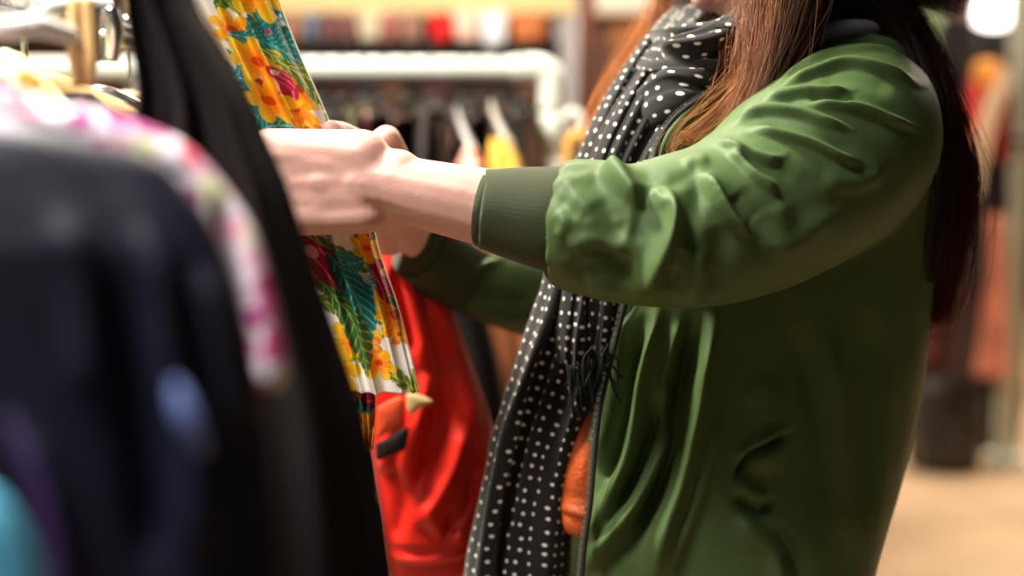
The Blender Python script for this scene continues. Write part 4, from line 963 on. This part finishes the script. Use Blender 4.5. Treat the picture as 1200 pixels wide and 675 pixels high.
# pale wooden clip peg and chrome hanger clips on the rail
for i, (px, py, d, mtl, w, h, l) in enumerate([(97, 50, .98, WD, .0075, .030, 'pale wooden clothes peg clipped upright at the left end of the rail'), (122, 40, 1.08, CH, .010, .020, 'chrome hanger clip beside the wooden peg')]):
    c = P(px, py, d); g = thing('clothes_clip', l, 'clip', c - [0, 0, h])
    m = M()
    for s in (-1, 1): tube(m, [c + [s * w * .55, 0, h], c + [s * w * .75, 0, 0], c + [s * w * .5, 0, -h]], [w * .5, w * .55, w * .4], 10, 16, flat=1.3)
    m.build('jaw', mtl, g)
    m = M(); tube(m, [c + [-w * 1.2, 0, 0], c + [w * 1.2, 0, 0]], w * .35, 10); m.build('spring', CH, g)
for i, (a, b, d, mtl, l) in enumerate([((-10, 8), (90, 46), .92, CH, 'chrome hanger lying slantwise over the rail, upper one'), ((-10, 34), (84, 42), .86, WP, 'white hanger lying slantwise over the rail, lower one'), ((20, 20), (130, 8), 1.1, WP, 'pale hanger pointing to the black dress')]):
    p0 = P(a[0], a[1], d); p1 = P(b[0], b[1], d + .06); g = thing('clothes_hanger', l, 'hanger', p0, 'hangers on the nearest rack')
    m = M(); md_ = (p0 + p1) / 2; tube(m, [p0 - [.10, 0, -.015], p0, md_ + [0, 0, .004], p1], [.006, .007, .0075, .006], 10, 40); m.build('arms', mtl, g)
    m = M(); tube(m, [p0, p0 + [0, 0, .02]] + [p0 + [.012 * math.cos(q) - .012, 0, .03 + .012 * math.sin(q)] for q in np.linspace(0, 3.6, 10)], .002, 8, 30); m.build('hook', CH, g)
# orange and green printed shirt at the far left edge
g = garment('shirt', 'shirt with orange, yellow and green print at the far left edge', 'shirt', blotch_mat('citrus_print', (190, 200, 150), [(230, 130, 40), (90, 130, 40), (220, 200, 80), (60, 140, 140)], 45, .3), P(-262, 12, 1.0), 0., .34, .4, deep=.03, seed=77, famp=.005, res=(80, 100), sleeve=.1, sl_r=.04)
# ------------------------------------------------------------------ second rack: white pipe with dark clothes
wr = thing('clothes_rack', 'white pipe clothes rack with an elbow joint behind the green sleeve', 'clothes rack', (P(645, 80, 2.6)[0], P(645, 80, 2.6)[1], 0))
zr = P(645, 80, 2.6)[2]; xr, yr = P(646, 80, 2.6)[0], P(646, 80, 2.6)[1]
m = M(); tube(m, [(-1.6, yr, zr), (xr - .03, yr, zr)], .0205, 20, 30); m.build('rail', WP, wr)
m = M(); tube(m, [(xr - .07, yr, zr), (xr - .02, yr, zr), (xr, yr, zr - .02), (xr, yr, zr - .075)], [.024, .025, .025, .024], 20, 30); m.build('elbow', WP, wr)
m = M(); tube(m, [(xr, yr, zr - .05), (xr, yr, .02)], .0195, 20); m.build('post', WP, wr)
cz = P(645, 158, 2.6)[2]
m = M(); tube(m, [(xr, yr, cz + .035), (xr, yr, cz + .012)], .024, 20); tube(m, [(xr, yr, cz + .014), (xr, yr, cz - .010)], [.036, .030], 24, 6); tube(m, [(xr, yr, cz - .01), (xr, yr, cz - .04)], .025, 20); m.build('collar_joint', WP, wr)
m = M(); tube(m, [(xr, yr - .3, .02), (xr, yr + .3, .02)], .0195, 16); m.build('foot', WP, wr)
m = M(); tube(m, [(-1.6, yr, zr), (-1.6, yr, .02)], .0195, 16); m.build('post', WP, wr)
DKM = [blotch_mat('dark_blue_print', (22, 20, 26), [(60, 80, 150), (30, 26, 30), (40, 30, 40)], 14, .22), blotch_mat('dark_rose_print', (26, 18, 18), [(206, 160, 140), (150, 70, 80), (120, 110, 100), (60, 40, 40)], 20, .30),
       mat('brown_black_wool', (34, 24, 20), .9, mottling=.3), mat('olive_wool', (66, 62, 38), .9, mottling=.15), blotch_mat('dark_red_print', (28, 16, 16), [(150, 24, 30), (40, 20, 20), (60, 30, 20)], 16, .25), mat('brown_knit', (60, 34, 22), .9, mottling=.3)]
gl = [(352, 2, 'dark wool jacket'), (378, 2, 'black wool jacket'), (402, 0, 'black jacket with a blue badge print'), (427, 3, 'olive wool jacket with a round shoulder'), (450, 1, 'black blouse with rose and cream print'), (478, 5, 'dark brown knit cardigan'), (505, 4, 'black top with dark red print'),
      (543, 1, 'black dress with cream and pink flowers'), (562, 2, 'black wool coat'), (584, 5, 'brown knit cardigan near the elbow joint'), (612, 2, 'black coat at the rack post')]
hook_px = [378, 400, 425, 450, 541, 582]
for i, (px, k, lab) in enumerate(gl):
    x = P(px, 80, 2.6)[0]; yw = 1.50
    g = garment('jacket' if 'jacket' in lab else ('cardigan' if 'cardigan' in lab else 'top'), lab + ', hung from the white pipe rack', 'clothes', DKM[k], (x, yr, zr - .060 - .006 * (i % 3)), yw, .40, .85, deep=.008, slope=.14, seed=60 + i, famp=.002, sleeve=(.5 if i % 3 == 0 else 0.), sl_r=.013, res=(80, 90), group='dark clothes on the white pipe rack', flare=.1)
    hanger((x, yr, zr + .021), yw, .14, .075, BK, 'black hanger of the ' + lab, 'hangers on the white pipe rack', hook_r=.024, hook_mat=BK, drop=.025)
# shoulders poking through: yellow and pale hangers low on the right
for i, (p0, p1, c0, l) in enumerate([((541, 148), (556, 182), (150, 150, 150), 'grey hanger arm slanting down to a pale red top'), ((581, 140), (600, 176), (150, 146, 140), 'grey hanger arm slanting down to the yellow top')]):
    g = thing('clothes_hanger', l, 'hanger', P(p1[0], p1[1], 2.35), 'hangers on the white pipe rack')
    m = M(); tube(m, [P(p0[0] - 6, p0[1] - 22, 2.45), P(*p0, 2.36), P(*p1, 2.33)], [.003, .007, .009], 10, 20); m.build('arms', mat('grey_metal_%d' % i, c0, .4, metal=.5), g)
slab_garment('top', 'yellow top with wide shoulders behind the green cuff', 'top', mat('mustard', (226, 176, 70), .7), [(162, 574, 592), (176, 572, 604), (195, 572, 612), (230, 574, 616), (420, 576, 620)], 2.32, .03)
slab_garment('top', 'pale red and white top behind the forearm', 'top', blotch_mat('red_white', (226, 190, 176), [(220, 60, 40), (230, 110, 80)], 30, .3), [(172, 545, 556), (188, 538, 564), (205, 534, 568), (300, 534, 570)], 2.32, .03, seed=4)
# white hook and yellow wooden hanger right of the post
g = thing('clothes_hanger', 'yellow wooden hanger with a white hook right of the white post', 'hanger', P(672, 190, 2.5))
m = M(); tube(m, [P(664, 138, 2.5), P(668, 131, 2.5), P(677, 133, 2.5), P(683, 143, 2.5), P(683, 156, 2.5)], .0075, 12, 30); m.build('hook', WP, g)
m = M(); tube(m, [P(664, 196, 2.5), P(668, 165, 2.5), P(680, 158, 2.5), P(690, 170, 2.5), P(696, 200, 2.5)], [.012, .016, .016, .016, .012], 14, 30, flat=.6); m.build('arms', mat('honey_wood', (232, 176, 84), .45), g)

# ------------------------------------------------------------------ stalls farther back
def at_z(px, py, d): return P(px, py, d)
st = thing('market_stall', 'far market stall with a cream top beam and a dark rail of clothes', 'stall', (P(500, 10, 4.2)[0], P(500, 10, 4.2)[1], 0))
def beam(name, px0, px1, py0, py1, d, mtl, parent, dep=.08):
    a_, b_ = P(px0, py0, d), P(px1, py1, d); m = M(); box(m, ((a_[0] + b_[0]) / 2, a_[1] + dep / 2, (a_[2] + b_[2]) / 2), (abs(b_[0] - a_[0]), dep, abs(a_[2] - b_[2])))
    o = m.build(name, mtl, parent, smooth=False); bv = o.modifiers.new('b', 'BEVEL'); bv.width = .006; return o
CRM = mat('cream_wood', (226, 205, 150), .6, mottling=.08); 
beam('top_beam', 150, 675, -14, 17, 4.2, CRM, st)
beam('lower_rail', 200, 655, 45, 63, 4.2, mat('dark_metal', (24, 18, 18), .5), st, .04)
beam('back_panel', 180, 690, 20, 420, 4.9, mat('dark_brown_cloth', (40, 22, 18), .95, mottling=.4, mscale=6), st, .02)
for px in (160, 664):
    a_ = P(px, -14, 4.24); m = M(); tube(m, [(a_[0], a_[1], 0), (a_[0], a_[1], a_[2])], .035, 16); m.build('post', mat('grey_paint', (150, 146, 150), .5) , st)
ct = [(330, 356, (150, 110, 90), 'tan'), (358, 372, (110, 130, 160), 'blue grey'), (374, 398, (120, 80, 84), 'mauve'), (400, 418, (140, 96, 96), 'dusty pink'), (420, 446, (206, 200, 172), 'cream'), (447, 466, (176, 110, 104), 'salmon'), (468, 496, (150, 112, 100), 'taupe'), (503, 530, (226, 22, 20), 'bright red'), (532, 562, (240, 200, 186), 'pale pink'), (564, 594, (232, 238, 252), 'white'), (598, 640, (190, 110, 60), 'rust orange')]
for i, (x0, x1, c, nm) in enumerate(ct):
    bot = 52 if nm == 'white' else 46
    slab_garment('folded_garment', nm + ' garment draped on the far stall above its dark rail', 'clothes', mat('cloth_' + nm.replace(' ', '_'), c, .8, mottling=.15), [(14, x0 + 3, x1 - 3), (20, x0, x1), (34, x0 + 1, x1 - 1), (bot - 2, x0 + 2, x1 - 2), (bot, x0 + 4, x1 - 4)], 4.12 + .004 * i, .02, folds=3, famp=.003, seed=i, group='garments draped on the far stall')
# hanging clothes on the far stall below the rail
hc = [(40, 30, 34), (30, 22, 22), (70, 28, 26), (36, 30, 40), (90, 60, 40), (30, 22, 20), (70, 34, 40), (34, 26, 24), (60, 30, 22), (30, 24, 24), (84, 52, 34), (40, 26, 22)]
hn = ['slate', 'black', 'maroon', 'ink', 'brown', 'coal', 'wine', 'umber', 'rust brown', 'soot', 'caramel', 'cocoa']
for i, c in enumerate(hc):
    x0 = 335 + i * 27
    slab_garment('hanging_garment', hn[i] + ' garment hanging under the dark rail of the far stall', 'clothes', mat('hang_' + hn[i].replace(' ', '_'), c, .9, mottling=.4, mscale=9), [(60, x0 + 8, x0 + 18), (70, x0, x0 + 27), (120, x0 - 2, x0 + 29), (240, x0 - 4, x0 + 32), (330, x0 - 4, x0 + 32)], 4.22 + .02 * (i % 3), .03, folds=4, famp=.006, seed=i + 40, group='dark clothes hanging on the far stall')
# brown post, white sign and amber goods behind the far lock of hair
pl = thing('stall_post', 'reddish brown stall post between the white rack and the hair', 'post', (P(685, 300, 4.6)[0], P(685, 300, 4.6)[1], 0))
a_ = P(685, -60, 4.6); m = M(); box(m, (a_[0], a_[1], a_[2] / 2), (.066, .066, a_[2])); o = m.build('shaft', mat('red_brown_wood', (120, 72, 58), .7, mottling=.25), pl, smooth=False); o.modifiers.new('b', 'BEVEL').width = .008
m = M(); box(m, (a_[0], a_[1], .02), (.14, .14, .04)); m.build('foot', MATS['red_brown_wood'], pl, smooth=False)
sg = thing('sign_board', 'plain white board above the amber coats, left of the hair', 'sign', P(735, 16, 4.5)); beam('board', 699, 775, -25, 15, 4.5, mat('white_board', (244, 240, 226), .6), sg, .03)
beam('frame', 697, 777, 14, 18, 4.5, mat('tan_frame', (190, 150, 110), .6), sg, .035)
amb = [(690, 716, 40, (96, 60, 46), 'umber'), (714, 742, 30, (150, 92, 50), 'amber brown'), (738, 772, 26, (196, 130, 60), 'honey'), (768, 800, 24, (150, 100, 60), 'camel'), (700, 728, 34, (70, 84, 60), 'moss green')]
for i, (x0, x1, y0, c, nm) in enumerate(amb):
    slab_garment('coat', nm + ' coat hanging below the plain white board', 'coat', mat('coat_' + nm.replace(' ', '_'), c, .85, mottling=.25, mscale=8), [(y0, x0 + 8, x1 - 8), (y0 + 10, x0, x1), (y0 + 80, x0 - 3, x1 + 3), (y0 + 170, x0 - 5, x1 + 5), (y0 + 260, x0 - 6, x1 + 6)], 4.35 + .06 * i, .05, folds=4, famp=.012, seed=i + 80, group='brown coats below the white board')

# right side of the aisle
slab_garment('shirt', 'pale green shirt hanging behind the crown of hair on the right', 'shirt', mat('pale_green_cotton', (184, 212, 156), .7), [(-60, 1076, 1096), (-30, 1070, 1104), (20, 1070, 1106), (80, 1072, 1106), (120, 1072, 1104), (128, 1074, 1100)], 4.7, .05)
og = slab_garment('scarf', 'orange scarf hanging just left of the pale green post', 'scarf', mat('orange_wool', (206, 120, 60), .8), [(-30, 1052, 1074), (0, 1050, 1076), (60, 1050, 1078), (200, 1050, 1080)], 3.9, .03)
wp = thing('stall_post', 'white stall post at the right edge of the picture', 'post', (P(1196, 530, 3.4)[0], 5.6, 0))
x_ = (1193 - 600) / FPX * 5.56; m = M(); box(m, (x_, 5.6, 1.6), (.075, .075, 3.2)); o = m.build('shaft', mat('white_green_paint', (206, 212, 196), .6), wp, smooth=False); o.modifiers.new('b', 'BEVEL').width = .008
m = M(); box(m, (x_, 5.6, .02), (.13, .13, .04)); m.build('foot', MATS['white_green_paint'], wp, smooth=False)
lp = thing('globe_lamp', 'big glowing white globe lamp at the top right', 'lamp', P(1166, -8, 6.5))
m = M(); ellipsoid(m, P(1166, -8, 6.5), (.155, .155, .155), nu=32, nv=24); m.build('globe', emit_mat('lamp_glow', (255, 255, 250), 5.0), lp)
m = M(); c = P(1166, -8, 6.5); tube(m, [c + [0, 0, .15], [c[0], c[1], 4.0]], .008, 8); tube(m, [c + [0, 0, .14], c + [0, 0, .19]], [.05, .03], 16); m.build('cord', BK, lp)
lp = thing('round_lamp', 'small warm round lamp below the big globe', 'lamp', P(1140, 47, 6.0))
m = M(); ellipsoid(m, P(1140, 47, 6.0), (.045, .045, .045)); m.build('bulb', emit_mat('warm_glow', (255, 205, 150), 1.0), lp)
m = M(); c = P(1140, 47, 6.0); tube(m, [c + [0, 0, .04], [c[0], c[1], 4.0]], .006, 8); m.build('cord', BK, lp)
right = [
    ('coat', 'black coat hanging high on the right beside the pale green post', (34, 28, 26), [(22, 1108, 1130), (34, 1100, 1146), (80, 1098, 1150), (150, 1100, 1150), (250, 1102, 1150), (330, 1104, 1150)], 4.6),
    ('coat', 'dark charcoal coat under the big globe lamp', (30, 24, 24), [(34, 1150, 1180), (46, 1140, 1182), (90, 1140, 1182), (180, 1144, 1182), (250, 1150, 1182)], 5.2),
    ('scarf', 'bright red scarf hanging on the right', (200, 44, 30), [(84, 1144, 1156), (110, 1134, 1152), (150, 1128, 1144), (180, 1126, 1140)], 4.4),
    ('scarf', 'yellow orange scarf above the red one on the right', (226, 150, 60), [(70, 1146, 1166), (82, 1140, 1178), (96, 1144, 1178), (104, 1150, 1178)], 4.35),
    ('scarf', 'cream scarf falling slantwise on the right', (206, 172, 140), [(80, 1170, 1182), (110, 1160, 1174), (150, 1146, 1160), (200, 1136, 1148), (230, 1132, 1142)], 4.3),
    ('shirt', 'rust red shirt near the white post on the right', (150, 52, 34), [(100, 1176, 1182), (116, 1168, 1182), (150, 1166, 1182), (190, 1168, 1182)], 4.5),
    ('dress', 'salmon pink dress on the right above the black bags', (236, 150, 126), [(205, 1150, 1166), (225, 1142, 1178), (270, 1140, 1182), (330, 1140, 1182), (400, 1140, 1182), (440, 1140, 1182)], 5.65),
    ('coat', 'mauve coat above the big globe lamp on the right', (150, 110, 120), [(-40, 1100, 1130), (-20, 1096, 1140), (10, 1098, 1142), (28, 1104, 1138)], 5.6),
    ('jacket', 'dark brown jacket half hidden by the long hair', (58, 30, 26), [(186, 1090, 1128), (230, 1074, 1150), (300, 1070, 1158), (380, 1070, 1150), (440, 1074, 1140)], 5.06),
    ('jacket', 'red brown jacket behind the tips of the long hair', (110, 44, 34), [(190, 1066, 1082), (240, 1052, 1092), (300, 1046, 1096), (360, 1044, 1098), (420, 1044, 1098)], 4.98),
]
for i, (nm, lab, c, lv, d) in enumerate(right):
    slab_garment(nm, lab, nm, mat('right_cloth_%d' % i, c, .8, mottling=.2, mscale=8), lv, d, .06, folds=4, famp=.012, seed=100 + i)
rk = thing('clothes_rack', 'dark clothes rack in the right background behind the long hair', 'clothes rack', (2.0, 5.0, 0))
for x in (1.28, 2.12):
    m = M(); tube(m, [(x, 5.05, 0), (x, 5.05, 2.1)], .02, 12); m.build('post', BK, rk)
for z in (2.08, 1.29): m = M(); tube(m, [(1.28, 5.05, z), (2.12, 5.05, z)], .016, 12); m.build('rail', BK, rk)
for px, lb in ((1109, 'black hanger of the dark brown jacket on the right'), (1074, 'black hanger of the red brown jacket on the right')):
    x = P(px, 186, 5.05)[0]; hanger((x, 5.05, 1.31), .1, .045, .085, BK, lb, 'hangers on the right rack', drop=.02)
# black bags on the floor
for i, (px, py, d, rx, ry, rz_, l) in enumerate([(1110, 455, 5.6, .15, .13, .17, 'large black bag on the floor, left one of the pile'), (1168, 400, 6.0, .12, .13, .28, 'tall black bag on the floor, right one of the pile'), (1092, 388, 6.05, .12, .12, .3, 'black sack leaning behind the large black bag')]):
    c = P(px, py, d); hgt = max(.1, c[2] + rz_ * .8)
    g = thing('bag', l, 'bag', (c[0], c[1], 0), 'black bags on the floor')
    m = M(); n_, m_ = 50, 60; t = np.linspace(0, 1, n_)[:, None]; a = np.linspace(0, 2 * np.pi, m_, endpoint=False)[None, :]
    pr = np.interp(t, [0, .05, .3, .7, .93, 1], [.75, .95, 1.0, .85, .5, .25]); w = 1 + .06 * np.sin(a * 5 + i + t * 4) + .04 * np.sin(a * 9 - t * 9)
    S = np.stack([c[0] + rx * pr * w * np.cos(a), c[1] + ry * pr * w * np.sin(a), .004 + t * hgt + 0 * a], -1); grid(S, m); m.build('sack', mat('black_vinyl', (32, 26, 24), .4, bump=.4, bscale=20), g)
    m = M(); tube(m, [(c[0] - rx * .3, c[1], hgt * .97), (c[0] - rx * .25, c[1], hgt + .08), (c[0] + rx * .25, c[1], hgt + .08), (c[0] + rx * .3, c[1], hgt * .97)], .008, 10, 30); m.build('handle', MATS['black_vinyl'], g)
